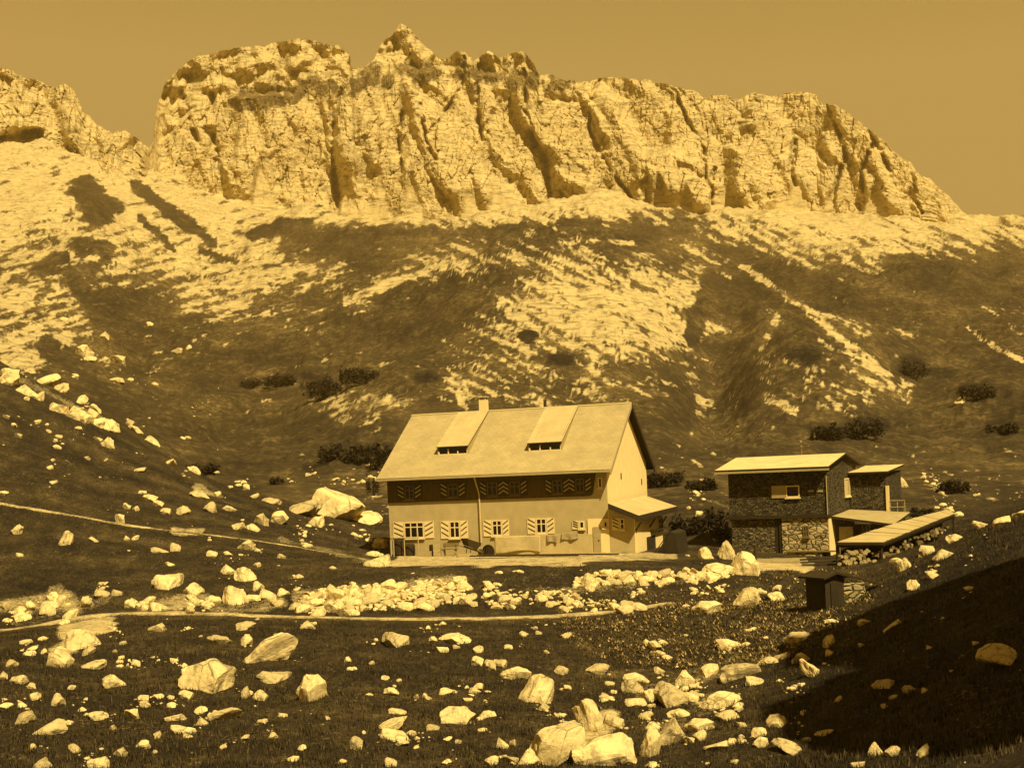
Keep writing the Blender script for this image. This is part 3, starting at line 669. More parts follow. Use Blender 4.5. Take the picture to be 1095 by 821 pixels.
# rubble banks: the largest blocks stand for themselves, the small fill is one mass
BANKS = [((310,649),(330,634),(352,627),(500,618),(506,645),(420,652),(330,656), 62, 13, 'pale block in the dense rubble bank in front of the large hut'),
         ((510,640),(520,622),(560,632),(612,630),(622,648),(560,646),(530,650), 16, 11, 'pale block in the thin rubble row above the middle of the path'),
         ((596,632),(640,610),(700,612),(760,608),(790,616),(740,622),(660,622), 24, 12, 'pale block in the rubble row below the terrace edge'),
         ((600,650),(625,636),(655,640),(690,648),(660,654),(630,654),(610,654), 8, 13, 'pale block in the short rubble row at the right end of the path')]
def inside(x, y, P):
    c = False; j = len(P)-1
    for i in range(len(P)):
        if (P[i][1] > y) != (P[j][1] > y) and x < (P[j][0]-P[i][0])*(y-P[i][1])/(P[j][1]-P[i][1])+P[i][0]: c = not c
        j = i
    return c
rr = random.Random(5); fill = []
for B in BANKS:
    P = B[:7]; n, sz, lab = B[7:]; x0 = min(p[0] for p in P); x1 = max(p[0] for p in P); y0 = min(p[1] for p in P); y1 = max(p[1] for p in P)
    k = 0; mine = []
    for _ in range(6000):
        if k >= n: break
        x = rr.uniform(x0,x1); y = rr.uniform(y0,y1)
        if not inside(x,y,P) or any(abs(x-a)/9+abs(y-b)/5.0 < 1 for a,b in mine): continue
        w = sz*rr.uniform(.7,1.5); h = w*rr.uniform(.5,.75)
        o = rest_on(x,y,w,h,MED,'rubble_block',rr.uniform(-25,25)); tag(o, lab, 'stone', lab.replace('pale block','blocks')); mine.append((x,y)); k += 1
    for _ in range(n*14):
        x = rr.uniform(x0,x1); y = rr.uniform(y0,y1)
        if inside(x,y,P): fill.append((x,y,rr.uniform(2.5,6.5)))
# scattered small stones
ZON = [(0,636,240,700,150,6.5),(0,700,440,821,150,7),(440,660,860,821,200,7),(300,560,420,640,60,6),(0,380,130,460,90,7),(0,690,240,821,70,9),(440,690,640,821,50,9),(640,690,860,800,110,11),(440,600,800,650,90,7),(0,640,120,665,60,8),(140,640,300,655,50,8),(0,620,120,670,120,5),(120,560,420,660,160,4.5),(0,670,240,821,230,5),(240,660,560,821,200,4.5),(560,660,860,821,330,5.5),(620,600,860,660,160,5),(860,560,1040,640,120,6),(0,400,240,560,190,4),(240,510,420,600,150,4),(690,540,790,600,70,5),(860,650,1095,821,60,4),(640,740,700,821,120,5),(680,720,800,790,220,6),(30,640,130,700,160,6),(1010,545,1095,575,50,6),(880,585,960,610,70,5),(950,500,1095,550,90,4),(330,490,420,530,70,4),(700,500,790,545,60,3.5)]
for x0,y0,x1,y1,n,s in ZON:
    for _ in range(int(n*2.6)):
        x = rr.uniform(x0,x1); y = rr.uniform(y0,y1)
        if float(fbm(np.array([x/38.]), np.array([y/20.]), 3, 401)[0]) < .10+.25*rr.random(): continue
        if 412 < x < 735 and 430 < y < 606: continue
        if 772 < x < 930 and 480 < y < 606: continue
        if seg_dist(np.array([x]), np.array([y]), PATHS['footpath'][0])[0] < 3.5: continue
        fill.append((x,y,s*(.30+2.0*rr.random()**4)))
VS, FS = [], []; nb = 0
lowd = [(np.array([v.co[:] for v in m.vertices]), np.array([list(p.vertices) for p in m.polygons])) for m in LOW]
for x,y,s in fill:
    b = ground_hit(x,y); W = s/F*b.y; V, Fc = rr.choice(lowd)
    a = rr.uniform(0,6.28); ca_, sa_ = math.cos(a), math.sin(a)
    Q = V*np.array([W*rr.uniform(.8,1.4), W*rr.uniform(.8,1.2), W*rr.uniform(.5,.9)])
    Q = np.stack([Q[:,0]*ca_-Q[:,1]*sa_, Q[:,0]*sa_+Q[:,1]*ca_, Q[:,2]], 1) + np.array([b.x, b.y, b.z+W*.12])
    VS.append(Q); FS.append(Fc+nb); nb += len(Q)
me = mesh_np('scattered_rubble', np.concatenate(VS), np.concatenate(FS), M['stone'], False)
tag(link('scattered_rubble', me), 'countless small pale stones strewn over the turf and between the boulders', 'rubble', None, 'stuff')

# ------------------------------------------------------------------ grass and herbs (uncountable)
def blades(name, n, region, hgt, wid, mat, label, cat, leaf=False, seed=1, mask=None):
    g = np.random.default_rng(seed); x0,y0,x1,y1 = region
    i = g.integers(0, split, n*3); j = g.integers(0, NU, n*3)
    px, py = PX[i,j], PY[i,j]; w = rock_near[i,j]
    keep = (px > x0)&(px < x1)&(py > y0)&(py < y1)&(YG[i,j] > 22)&(w < .42)&(dpath[i,j] > 5)
    keep &= ~((px > 405)&(px < 740)&(YG[i,j] > 72)&(YG[i,j] < 100)) & ~((px > 770)&(px < 930)&(YG[i,j] > 72)&(YG[i,j] < 105))
    if mask is not None: keep &= mask(px, py, g)
    i, j = i[keep][:n], j[keep][:n]; m = len(i)
    Y = YG[i,j]+g.uniform(-.3,.3,m); X = XG[i,j]+g.uniform(-.05,.05,m); z = ground_zv(X, Y)-.02
    nb_ = 5; V = np.zeros((m, nb_, 3, 3))
    for k in range(nb_):
        a = g.uniform(0, 2*np.pi, m); h = hgt*g.uniform(.5,1.4,m); ww = wid*g.uniform(.6,1.4,m)
        ox, oy = g.normal(0,.09,m)*(2 if leaf else 1), g.normal(0,.09,m)*(2 if leaf else 1); l = g.uniform(.2,.9,m)*h*(1.2 if leaf else .7)
        bx, by = X+ox, Y+oy
        V[:,k,0] = np.stack([bx-np.sin(a)*ww, by+np.cos(a)*ww, z+ (h*.3 if leaf else 0)],1)
        V[:,k,1] = np.stack([bx+np.sin(a)*ww, by-np.cos(a)*ww, z+ (h*.3 if leaf else 0)],1)
        V[:,k,2] = np.stack([bx+np.cos(a)*l, by+np.sin(a)*l, z+h],1)
    V = V.reshape(-1,3); Fc = np.arange(len(V)).reshape(-1,3)
    tag(link(name, mesh_np(name, V, Fc, mat, False)), label, cat, None, 'stuff')
blades('grass', 42000, (-150,500,1250,860), .13, .014, M['grass'], 'short dark alpine grass covering the slopes around the huts', 'grass', seed=2)
blades('leafy_herbs', 26000, (560,600,1000,720), .13, .035, M['herb'], 'leafy herbs growing thickly below the terrace and around the small shed', 'herbs', True, 3,
       lambda px,py,g: (np.hypot((px-740)/140,(py-672)/42) < 1.0) | (np.hypot((px-860)/90,(py-640)/45) < .9)&(g.random(len(px)) < .5))

# ------------------------------------------------------------------ dwarf pines and shrubs
def shrub(px, py, w, h, label, mat='needle', n=520, y0=0, group='low dark shrubs', seed=0, d=.8):
    b = ground_hit(px, py+h*.5, y0); Y = b.y; W = w/F*Y; H = h/F*Y; g = np.random.default_rng(int(px*7+py)+seed)
    t = thing('dwarf_shrub', (b.x, b.y, ground_z(b.x,b.y)), g.uniform(-.3,.3), label, 'shrub', group)
    nl = 15; cen = np.stack([g.uniform(-.42,.42,nl)*W, g.uniform(-.3,.3,nl)*W*d, g.uniform(.3,.62,nl)*H], 1); cr_ = np.stack([g.uniform(.09,.21,nl)*W, g.uniform(.09,.21,nl)*W, g.uniform(.22,.5,nl)*H], 1)
    k = g.integers(0, nl, n); dirs = g.normal(size=(n,3)); dirs /= np.linalg.norm(dirs,axis=1)[:,None]
    c = cen[k] + dirs*cr_[k]*g.uniform(.6,1.08,n)[:,None]; s = (W/42+.03)*g.uniform(.6,1.5,n)
    V = c[:,None,:] + g.normal(size=(n,3,3))*s[:,None,None]
    link('foliage', mesh_np('foliage', V.reshape(-1,3), np.arange(n*3).reshape(-1,3), M[mat], False), t)
    mb = MB()
    for q in range(5): mb.tube((g.uniform(-.1,.1)*W,0,-.1), tuple(cen[q]), .03+W*.008, .015, 6)
    mb.build('stem', M['bark'], t); return t
SH = [(345,415,36,26,'dense squarish dark dwarf pine on the pale rock band left of the hut',120),(384,402,40,20,'wide dark dwarf pine right of the squarish one on the rock band',120),
 (300,407,34,13,'flat dark dwarf pine left of the squarish one on the rock band',120),(268,411,26,10,'leftmost flat dark dwarf pine on the hillside rock band',120),
 (378,486,70,20,'long low dark thicket directly left of the large hut roof',105),(412,490,36,24,'dark thicket touching the left verge of the large hut roof',105),(216,503,34,13,'dark low bush at the foot of the left slope crest',108),
 (296,514,16,8,'small dark bush above the overhanging outcrop',105),(925,458,44,22,'large dark dwarf pine above the right end of the wooden chalet',120),(890,462,40,14,'dark dwarf pine above the ridge of the wooden chalet',120),
 (978,394,30,22,'dark dwarf pine on the slope right of the pale rock rib',120),(1042,420,42,16,'dark dwarf pine beside the single bright boulder',120),(1072,458,34,12,'dark dwarf pine near the right edge of the hillside',120),
 (711,512,40,16,'dark bush behind the right gable of the large hut',95),(748,518,36,12,'low dark bush between the two buildings',95),(738,560,44,22,'dark bush right of the annex of the large hut',88),(768,552,30,18,'round dark bush left of the wooden chalet',88),
 (985,548,26,12,'dark bush right of the chalet railing',95),(1018,520,34,14,'dark bush on the slope above the plank roofed shelter',100),(768,570,26,22,'dark bush beside the rock heap between the buildings',84),(400,520,16,20,'dark bush at the left end of the large hut wall',97)]
for x,y,w,h,l,y0 in SH: shrub(x,y,w,h,l,y0=y0, n=1500 if w > 30 else 800)

# ------------------------------------------------------------------ building frames
class Frame:
    def __init__(s, px, py, Y, th, L, D):
        s.o = at(px, py, Y); s.th = th; s.L = L; s.D = D
        s.ex = Vector((math.cos(th), -math.sin(th), 0)); s.ey = Vector((math.sin(th), math.cos(th), 0))
    def loc(s, px, py, axis, val):
        u, v = uv(px, py); d = Vector((u/F, 1, v/F)); n = s.ex if axis == 'x' else s.ey
        t = (val + s.o.dot(n))/d.dot(n); p = d*t - s.o
        return Vector((p.dot(s.ex), p.dot(s.ey), p.z))
def slope_uv(mb, pts, m=0):
    a = Vector(pts[0]); e = (Vector(pts[1])-a).normalized(); n = (Vector(pts[1])-a).cross(Vector(pts[2])-a).normalized(); f = n.cross(e)
    mb.face(pts, m, [((Vector(p)-a).dot(e)+50, (Vector(p)-a).dot(f)+50) for p in pts])
def roof_slab(mb, pts, th):
    """pts: four corners seen from above; a slab with UVs on the top"""
    lo = [Vector(p)-Vector((0,0,th)) for p in pts]
    slope_uv(mb, pts); mb.face(list(reversed(lo)), 1)
    for i in range(4):
        j = (i+1) % 4; mb.face([pts[i], lo[i], lo[j], pts[j]], 1)
def win(parent, fr, axis, val, px0, py0, px1, py1, mull=(1,), bars=(.6,), shut=(9,9), out=-1, name='window', stripes=True, frame='paint', sh_mat='paint', sm='stripe'):
    """window on plane axis=val, with frame, pane and striped shutters; px box"""
    a = fr.loc(px0, (py0+py1)/2, axis, val); b = fr.loc(px1, (py0+py1)/2, axis, val); pm = (px0+px1)/2
    z1 = fr.loc(pm, py0, axis, val).z; z0 = fr.loc(pm, py1, axis, val).z
    k = 0 if axis == 'y' else 1; h0, h1 = a[k], b[k]
    def P(h, d, z): return (h, val+out*d, z) if axis == 'y' else (val+out*d, h, z)
    def bx(mb, ha, hb, za, zb, d0, d1, m=0):
        p, q = P(ha,d0,za), P(hb,d1,zb); mb.box(*p, *q, m)
    w = MB(); t = .07
    bx(w, h0-.06, h1+.06, z0-.10, z0-.02, .0, .14); 
    root = w.build(name, M[frame], parent)                       # sill is the window's own mesh
    f = MB(); bx(f, h0, h0+t, z0, z1, 0, .06); bx(f, h1-t, h1, z0, z1, 0, .06); bx(f, h0+t, h1-t, z0-.018, z0+t, 0, .06); bx(f, h0+t, h1-t, z1-t, z1, 0, .06)
    zt = z1-t
    for br in bars:
        zz = z0+(z1-z0)*br; bx(f, h0+t, h1-t, zz-.03, zz+.03, 0, .055)
    for i in range(1, len(mull)+1):
        hh = h0+(h1-h0)*i/(len(mull)+1); bx(f, hh-.035, hh+.035, z0+t, z1-t, 0, .05)
    f.build('frame', M[frame], root)
    g = MB(); bx(g, h0+.01, h1-.01, z0, z1-.01, .002, .03); g.build('pane', M['glass'], root)
    sc = (h1-h0)/(px1-px0)
    for side, wpx in zip((-1, 1), shut):
        if not wpx: continue
        ww = abs(wpx*sc); s_ = MB(); e0 = h0-.03-ww if side < 0 else h1+.03; e1 = e0+ww
        bx(s_, e0, e1, z0-.03, z1+.02, .012, .05, 0)
        if stripes:
            H = z1-z0
            for q in range(3):
                zc = z0+H*(.08+.30*q); st_ = .075; dz = H*.26
                za, zb = (zc+dz, zc) if side < 0 else (zc, zc+dz)
                i0_, i1_ = e0+.05, e1-.05
                s_.prism([P(i0_, .052, za), P(i1_, .052, zb), P(i1_, .052, zb+st_), P(i0_, .052, za+st_)], Vector(P(0,.012,0))-Vector(P(0,0,0)), 1)
        s_.build('shutter', [M[sh_mat], M[sm]], root)
    return root

# ------------------------------------------------------------------ the large hut
H1 = Frame(652, 592, 82, R(18), 15.0, 11.6)
lc = H1.loc(418, 600, 'y', 0); H1.L = L = -lc.x; D = H1.D
hut = thing('alpine_hut', H1.o, -H1.th, 'large gabled mountain hut with pale plaster walls, shingled roof and striped shutters', 'hut')
ridge = H1.loc(676, 431, 'y', D/2).z; OV = .78; OS = .45
eave = H1.loc(650, 503, 'y', -OV).z + .08; pitch = (ridge-eave)/(D/2+OV)
wz = eave + OV*pitch - .18
rz_ = ridge-.22
mb = MB()
mb.poly([(-L,0,-1.2),(0,0,-1.2),(0,D,-1.2),(-L,D,-1.2),(-L,0,wz),(0,0,wz),(0,D,wz),(-L,D,wz)])
mb.build('wall', M['plaster'], hut)
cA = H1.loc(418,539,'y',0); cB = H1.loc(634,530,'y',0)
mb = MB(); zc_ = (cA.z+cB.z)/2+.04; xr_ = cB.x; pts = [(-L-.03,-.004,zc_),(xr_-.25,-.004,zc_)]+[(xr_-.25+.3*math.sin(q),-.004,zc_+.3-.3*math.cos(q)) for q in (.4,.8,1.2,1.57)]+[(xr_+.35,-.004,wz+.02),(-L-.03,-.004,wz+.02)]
mb.prism(pts, (0,-.03,0)); mb.build('eave_shade_panel', M['eave_shade'], hut)  # dark panel with the eave shade in its colour, cut to the shadow outline
mb = MB()   # whitewashed gable leaf, set just proud of the end wall
mb.prism([(.004,-.0,-1.1),(.004,D,-1.1),(.004,D,wz+.0),(.004,D/2,rz_-.1),(.004,0,wz+.0)], (.05,0,0)); mb.build('gable_wall', M['white'], hut)
mb = MB(); mb.prism([(-L-.004,0,wz),(-L-.004,D,wz),(-L-.004,D/2,rz_-.1)], (-.05,0,0)); mb.build('gable_wall', M['white'], hut)
mb = MB(); y0_, y1_ = -OV, D+OV
roof_slab(mb, [Vector((-L-OS,y0_,eave)),Vector((OS,y0_,eave)),Vector((OS,D/2,ridge)),Vector((-L-OS,D/2,ridge))], .17)
roof_slab(mb, [Vector((OS,y1_,eave)),Vector((-L-OS,y1_,eave)),Vector((-L-OS,D/2,ridge-.002)),Vector((OS,D/2,ridge-.002))], .17)
roof = mb.build('roof', [M['shingle'], M['wood_dark']], hut)
mb = MB(); mb.tube((-L-OS-.02,D/2,ridge+.01),(OS+.02,D/2,ridge+.01),.07); mb.build('ridge_cap', M['metal'], roof)
mb = MB(); mb.box(-L-OS-.02, -OV-.15, eave-.17, OS+.02, -OV-.003, eave-.03); mb.build('gutter', M['wood_pale'], roof)
for (ya, yb) in ((-OV-.1, D/2), (D+OV+.1, D/2)):
    mb = MB(); za = ridge-(abs(D/2-ya))*pitch
    mb.poly([(OS+.004,ya,za-.30),(OS+.06,ya,za-.30),(OS+.06,yb,ridge-.30),(OS+.004,yb,ridge-.30),(OS+.004,ya,za+.03),(OS+.06,ya,za+.03),(OS+.06,yb,ridge+.03),(OS+.004,yb,ridge+.03)])
    mb.build('bargeboard', M['wood_dark'] if ya > D/2 else M['wood_pale'], roof)
# shed dormers: flat pale panels from the ridge, lower pitch, a glazed slot at the foot
def roof_pt(px, py):
    u, v = uv(px, py); d = Vector((u/F,1,v/F)); n = Vector((0,0,1)) - H1.ey*pitch      # plane z = eave+(y+OV)*pitch
    c = eave + OV*pitch; t = (c + H1.o.z - pitch*H1.o.dot(H1.ey))/(d.z - pitch*d.dot(H1.ey))
    p = d*t - H1.o; return Vector((p.dot(H1.ex), p.dot(H1.ey), p.z))
for (xa, xb, yl) in ((466, 500, 487), (563, 600, 483)):
    A = roof_pt(xa, yl); B = roof_pt(xb, yl-1.5); ys = (A.y+B.y)/2; zb = eave+(ys+OV)*pitch; hh = .62
    mb = MB(); pt = [Vector((A.x+.1,ys-.12,zb+hh-.05)),Vector((B.x+.1,ys-.12,zb+hh-.05)),Vector((B.x+.1,D/2-.1,ridge+.05)),Vector((A.x+.1,D/2-.1,ridge+.05))]
    roof_slab(mb, pt, .07); dm = mb.build('dormer', [M['panel'], M['wood_dark']], roof)
    # cheeks and glazing belong to the roof too
    mb = MB()
    yy = (ridge+.0-zb-hh)  # cheek runs back to the ridge
    for x_ in (A.x+.12, B.x):
        mb.prism([(x_,ys+.02,zb-.02),(x_,ys+.02,zb+hh-.10),(x_,D/2-.4,ridge-.26)], (.06,0,0))
    mb.build('dormer_cheek', M['wood_pale'], roof)
    mb = MB(); mb.box(A.x+.18, ys+.12, zb-.02, B.x-.002, ys+.16, zb+hh-.12); mb.build('dormer_pane', M['glass'], roof)
    mb = MB(); mb.box(A.x+.18, ys+.02, zb-.02, B.x-.002, ys+.10, zb+.07)
    nm_ = 3
    for q in range(nm_+1):
        x_ = A.x+.18+(B.x-A.x-.25)*q/nm_; mb.box(x_, ys+.03, zb+.07, x_+.07, ys+.09, zb+(.40 if q % 2 else .25))
    mb.build('dormer_frame', M['paint'], roof)
# chimneys
c = H1.loc(517.5, 440, 'y', D/2+.9)
mb = MB(); mb.box(c.x-.25, D/2+.6, ridge-.9, c.x+.25, D/2+1.2, ridge+.85); ch = mb.build('chimney', M['white'], roof)
mb = MB(); mb.box(c.x-.30, D/2+.55, ridge+1.02, c.x+.30, D/2+1.25, ridge+1.10)
for sx in (-.24,.18):
    for sy in (.62,1.12): mb.box(c.x+sx, D/2+sy, ridge+.85, c.x+sx+.06, D/2+sy+.06, ridge+1.02)
mb.build('chimney_cap', M['metal'], roof)
c = H1.loc(583, 436, 'y', D/2+.5); mb = MB(); mb.tube((c.x,D/2+.5,ridge-.6),(c.x,D/2+.5,ridge+.55),.11); mb.tube((c.x,D/2+.5,ridge+.58),(c.x,D/2+.5,ridge+.66),.18,.06); mb.build('stove_pipe', M['metal_dark'], roof)
# windows below
W1 = lambda *a, **k: win(hut, H1, 'y', 0, *a, **k)
W1(432.5,558,453.5,575, mull=(1,1), bars=(.68,), shut=(11,10))
W1(481,557,492,575, mull=(1,), bars=(.62,), shut=(9,8))
W1(526.5,556,537,572.5, mull=(1,), bars=(.66,), shut=(9,7))
W1(573.5,554,584.5,570, mull=(1,), bars=(.62,), shut=(9,8))
W1(619.5,557,625,565, mull=(), bars=(), shut=(7,0))
W1(663,551,668.5,565, mull=(), bars=(.5,), shut=(8,0)) if False else None
# windows above, under the eaves, frames and shutters coloured darker for the eave shade
for (a, b, yt) in ((433,443,519),(479,490,517),(521,532,515.5),(545,556,514.5),(591,601.5,513),(615.5,625,511.5)):
    win(hut, H1, 'y', -.036, a, yt, b, yt+14.5, mull=(1,), bars=(.62,), shut=(7.5,7.5), sh_mat='stripe', sm='cloth', frame='wood_mid')
W1(639.5,510.5,644,521.5, mull=(), bars=(), shut=(0,0))
# door with its whitewashed surround
a = H1.loc(634, 590, 'y', 0); b = H1.loc(651, 590, 'y', 0); zt = H1.loc(642, 557, 'y', 0).z
mb = MB(); mb.box(a.x-.25, -.07, -.6, b.x+.1, -.002, zt+.15); mb.build('door_surround', M['white'], hut)
a2 = H1.loc(635.5, 588, 'y', 0); b2 = H1.loc(643.5, 588, 'y', 0); zd = H1.loc(640, 563, 'y', 0).z
mb = MB(); mb.box(a2.x, -.12, .02, b2.x, -.073, zd); door = mb.build('door', M['wood_pale'], hut)
mb = MB(); mb.box(b2.x-.15, -.17, zd*.5, b2.x-.08, -.121, zd*.5+.05); mb.build('handle', M['metal_dark'], door)
win(hut, H1, 'y', -.07, 645.5,557,650,564, mull=(), bars=(), shut=(0,0))
# cellar arch with barred door
c = H1.loc(522.5, 595, 'y', 0); top_ = H1.loc(522.5, 582, 'y', 0).z
mb = MB(); r_ = .42; pts = [(c.x-r_,-.03,-.4),(c.x+r_,-.03,-.4)] + [(c.x+r_*math.cos(q), -.03, top_-r_+r_*math.sin(q)) for q in np.linspace(0, math.pi, 12)]
mb.prism(pts, (0,.028,0)); cd = mb.build('cellar_door', M['glass'], hut)
mb = MB()
for q in range(-3,4): mb.box(c.x+q*.12-.015,-.05,-.4,c.x+q*.12+.015,-.034,top_-.12-.05*abs(q)*.8)
mb.build('grille', M['metal_dark'], cd)
# downspout
p = H1.loc(512, 515, 'y', 0); mb = MB(); mb.tube((p.x,-OV-.08,eave-.15),(p.x+.02,-.1,wz-1.6-.0),.05); mb.tube((p.x+.02,-.1,wz-1.6),(p.x+.02,-.1,.9),.055); mb.build('downspout', M['metal'], hut)
# gable details
for (gx, gy, w_, h_) in ((664,509,2,3),(686,515,2,5)):
    q = H1.loc(gx, gy, 'x', .054)
    mb = MB(); mb.box(.055, q.y-.12, q.z-.2, .075, q.y+.12, q.z+.2); mb.build('vent', M['metal_dark'], hut)
# annex against the gable
AW = 1.75
az = H1.loc(681, 548, 'y', -.5).z
zA0 = H1.loc(650,538,'y',-.85).z; zA1 = H1.loc(681,548,'y',-.85).z
xA0 = H1.loc(650,538,'y',-.85).x; xA1 = H1.loc(682,548,'y',-.85).x
AX = H1.loc(679.5, 590, 'y', .0).x; slopeA = (zA1-zA0)/(xA1-xA0)
def roofz(x): return zA0 + (x-xA0)*slopeA
DA = D*.72
mb = MB(); mb.prism([(.056,-.04,-1.2),(AX,-.04,-1.2),(AX,-.04,roofz(AX)-.12),(.056,-.04,roofz(.056)-.12)], (0,DA,0)); mb.build('annex_wall', M['plaster'], hut)
mb = MB(); mb.prism([(AX+.004,-.04,-1.2),(AX+.004,DA,-1.2),(AX+.004,DA,roofz(AX)-.12),(AX+.004,-.04,roofz(AX)-.12)], (.05,0,0)); mb.build('annex_side_wall', M['white'], hut)
mb = MB(); RX = AX+.95
roof_slab(mb, [Vector((xA0,-.85,zA0)),Vector((RX-.45,-.85,roofz(RX)-.0)),Vector((RX,DA+.9,roofz(RX)+.16)),Vector((xA0+.2,DA+.9,zA0+.16))], .34)
ar = mb.build('annex_roof', [M['panel'], M['wood_dark']], hut)
win(hut, H1, 'y', -.04, 663,554,668,566, mull=(), bars=(.5,), shut=(8,0))
def G(px,py): return H1.loc(px,py,'x',AX+.054)
win(hut, H1, 'x', AX+.054, 703.5,553,708.5,567, mull=(1,), bars=(.5,), shut=(0,0), out=1)
if False: win(hut, H1, 'x', AX+.054, 715.5,553,718.5,563, mull=(), bars=(.5,), shut=(0,0), out=1)
a = G(692,590); b = G(701,590); zt = G(696,573).z
mb = MB(); mb.box(AX+.056, a.y, -.3, AX+.09, b.y, zt); d2 = mb.build('low_door', M['wood_dark'], hut)
mb = MB(); mb.box(AX+.056, a.y+1.2, zt+.3, AX+.35, a.y+5.2, zt+.38); mb.build('ledge', M['wood_dark'], hut)
for yy_ in (.0, DA*.5, DA-.3):
    mb = MB(); mb.tube((RX-.5, yy_, roofz(RX)-.45),(AX+.06, yy_, roofz(RX)-1.0),.05); mb.build('bracket', M['wood_dark'], hut)

def on_hut(x, y, z=0):
    return H1.o + H1.ex*x + H1.ey*y + Vector((0,0,z))
# low terrace wall with pale canvas hung over it
wa = H1.loc(530, 588, 'y', -1.6); wb = H1.loc(633, 588, 'y', -1.6); zt = H1.loc(580, 572, 'y', -1.6).z
p0 = on_hut(0, -1.6); gz = -.5
tw = thing('terrace_wall', on_hut(wb.x,-1.6,0), -H1.th, 'low pale terrace wall in front of the large hut under the middle windows', 'wall')
mb = MB(); LW = wb.x-wa.x
top_pts = [(-LW, zt*.97), (-LW*.8, zt), (-LW*.3, zt*1.02), (-.0, zt*.98)]
mb.prism([(-LW,0,-.8)]+[(0,0,-.8)]+[(x,0,z) for x,z in reversed(top_pts)], (0,.28,0)); mb.build('masonry', M['cloth'], tw)
def cloth(name, label, pxa, pya, pxb, pyb, seed, mat='cloth'):
    a = H1.loc(pxa, pya, 'y', -1.72); b = H1.loc(pxb, pyb, 'y', -1.72); W = b.x-a.x; Hh = a.z-b.z
    n, m_ = 26, 14; X, Zz = np.meshgrid(np.linspace(0,1,n), np.linspace(0,1,m_))
    wv = .07*np.sin(X*9+seed)+.06*fbm(X*4+seed, Zz*2, 3, seed); dip = .18*np.sin(X*np.pi)*(1-Zz)*0
    P = np.stack([X*W, -.03-.05*Zz+wv*Zz*.7, -Zz*Hh*(1+.08*np.sin(X*6+seed)) ], -1).reshape(-1,3)
    me = mesh_np(name, P, grid_faces(m_, n), M[mat]); o = link(name, me); md = o.modifiers.new('t','SOLIDIFY'); md.thickness = .012
    o.location = on_hut(a.x, -1.6, a.z+.02); o.rotation_euler = (0,0,-H1.th); tag(o, label, 'canvas sheet', 'canvas sheets on the terrace wall'); return o
cloth('canvas_sheet', 'pale crumpled canvas sheet on the left half of the low terrace wall', 528,574,578,590,1)
cloth('canvas_sheet', 'darker canvas sheet on the right half of the low terrace wall', 600,570,618,577,5,'gravel')
cloth('canvas_sheet', 'small grey canvas piece in the middle of the low terrace wall', 584,572,596,580,9,'gravel')
# bench and table
def bench(px, py, wpx, label, mat='wood_mid'):
    a = H1.loc(px, py, 'y', -1.0); W = wpx/17.0; g = ground_z(*(on_hut(a.x,-1.0)[:2]))-H1.o.z
    t = thing('wooden_bench', on_hut(a.x,-1.0,g), -H1.th, label, 'bench')
    mb = MB(); mb.box(-W/2,-.2,.42,W/2,.16,.47); mb.build('seat', M[mat], t)
    for sx in (-1,1):
        mb = MB(); mb.box(sx*(W/2-.12)-.04,-.16,-.1,sx*(W/2-.12)+.04,.12,.42); mb.build('leg', M['wood_pale'], t)
    mb = MB(); mb.poly([(-W/2,.19,.55),(W/2,.19,.55),(W/2,.24,.55),(-W/2,.24,.55),(-W/2,.27,.82),(W/2,.27,.82),(W/2,.32,.82),(-W/2,.32,.82)])
    for sx in (-1,1): mb.box(sx*(W/2-.15)-.03,.163,-.1,sx*(W/2-.15)+.03,.187,.75)
    mb.build('backrest', M[mat], t); return t
bench(481, 595, 18, 'wooden bench with pale legs against the hut wall below the second window')
# rail fence before the left corner
fx = [418.5, 421.5, 433, 448]; fp = [H1.loc(x, 598, 'y', -1.7) for x in fx]
g0 = on_hut(fp[0].x, -1.7)
t = thing('rail_fence', Vector((g0.x, g0.y, ground_z(g0.x,g0.y))), -H1.th, 'thin pale post and rail fence before the left corner of the large hut', 'fence')
for q, (p, hgt_) in enumerate(zip(fp, (2.4,1.9,1.5,1.5))):
    w = on_hut(p.x,-1.7); mb = MB(); dz = ground_z(w.x,w.y)-t.location.z; mb.tube((p.x-fp[0].x,0,dz-.2),(p.x-fp[0].x,0,dz+hgt_),.045,.035); mb.build('post', M['wood_pale'], t)
mb = MB(); mb.tube((0,-.06,1.2),(fp[3].x-fp[0].x,-.06,1.15),.035); mb.build('rail', M['wood_pale'], t)
# junk in front: leaning dark trough, barrels, crates
def at_hut(px, py, yv): 
    a = H1.loc(px, py, 'y', yv); w = on_hut(a.x, yv); return Vector((w.x, w.y, ground_z(w.x, w.y)))
def barrel(px, yv, label, r=.3, h=.8):
    t = thing('barrel', at_hut(px,598,yv), 0, label, 'barrel', 'barrels by the hut wall'); mb = MB()
    pr = [(0,.86),(.25,.97),(.5,1),(.75,.97),(1,.86)]
    for (a,ra),(b,rb) in zip(pr[:-1], pr[1:]): mb.tube((0,0,a*h-.03),(0,0,b*h-.03),r*ra,r*rb,16)
    mb.build('staves', M['wood_dark'], t); mb = MB()
    for a in (.15,.85): mb.tube((0,0,a*h-.06),(0,0,a*h),r*1.0,r*1.0,16)
    mb.build('hoop', M['metal_dark'], t)
barrel(427,-1.1,'dark upright barrel standing behind the rail fence', .42, 1.15)
barrel(438,-1.0,'dark squat barrel beside the tall one behind the rail fence', .40, .8)
barrel(463,-.7,'small dark barrel between the fence and the bench', .22,.75)
t = thing('wheelbarrow', at_hut(504,598,-1.1), R(35), 'dark tipped wheelbarrow leaning by the downspout of the large hut', 'wheelbarrow')
mb = MB(); mb.poly([(-.3,-.25,.55),(.3,-.25,.35),(.3,.25,.35),(-.3,.25,.55),(-.5,-.4,1.15),(.55,-.4,.8),(.55,.4,.8),(-.5,.4,1.15)]); mb.build('tray', M['metal_dark'], t)
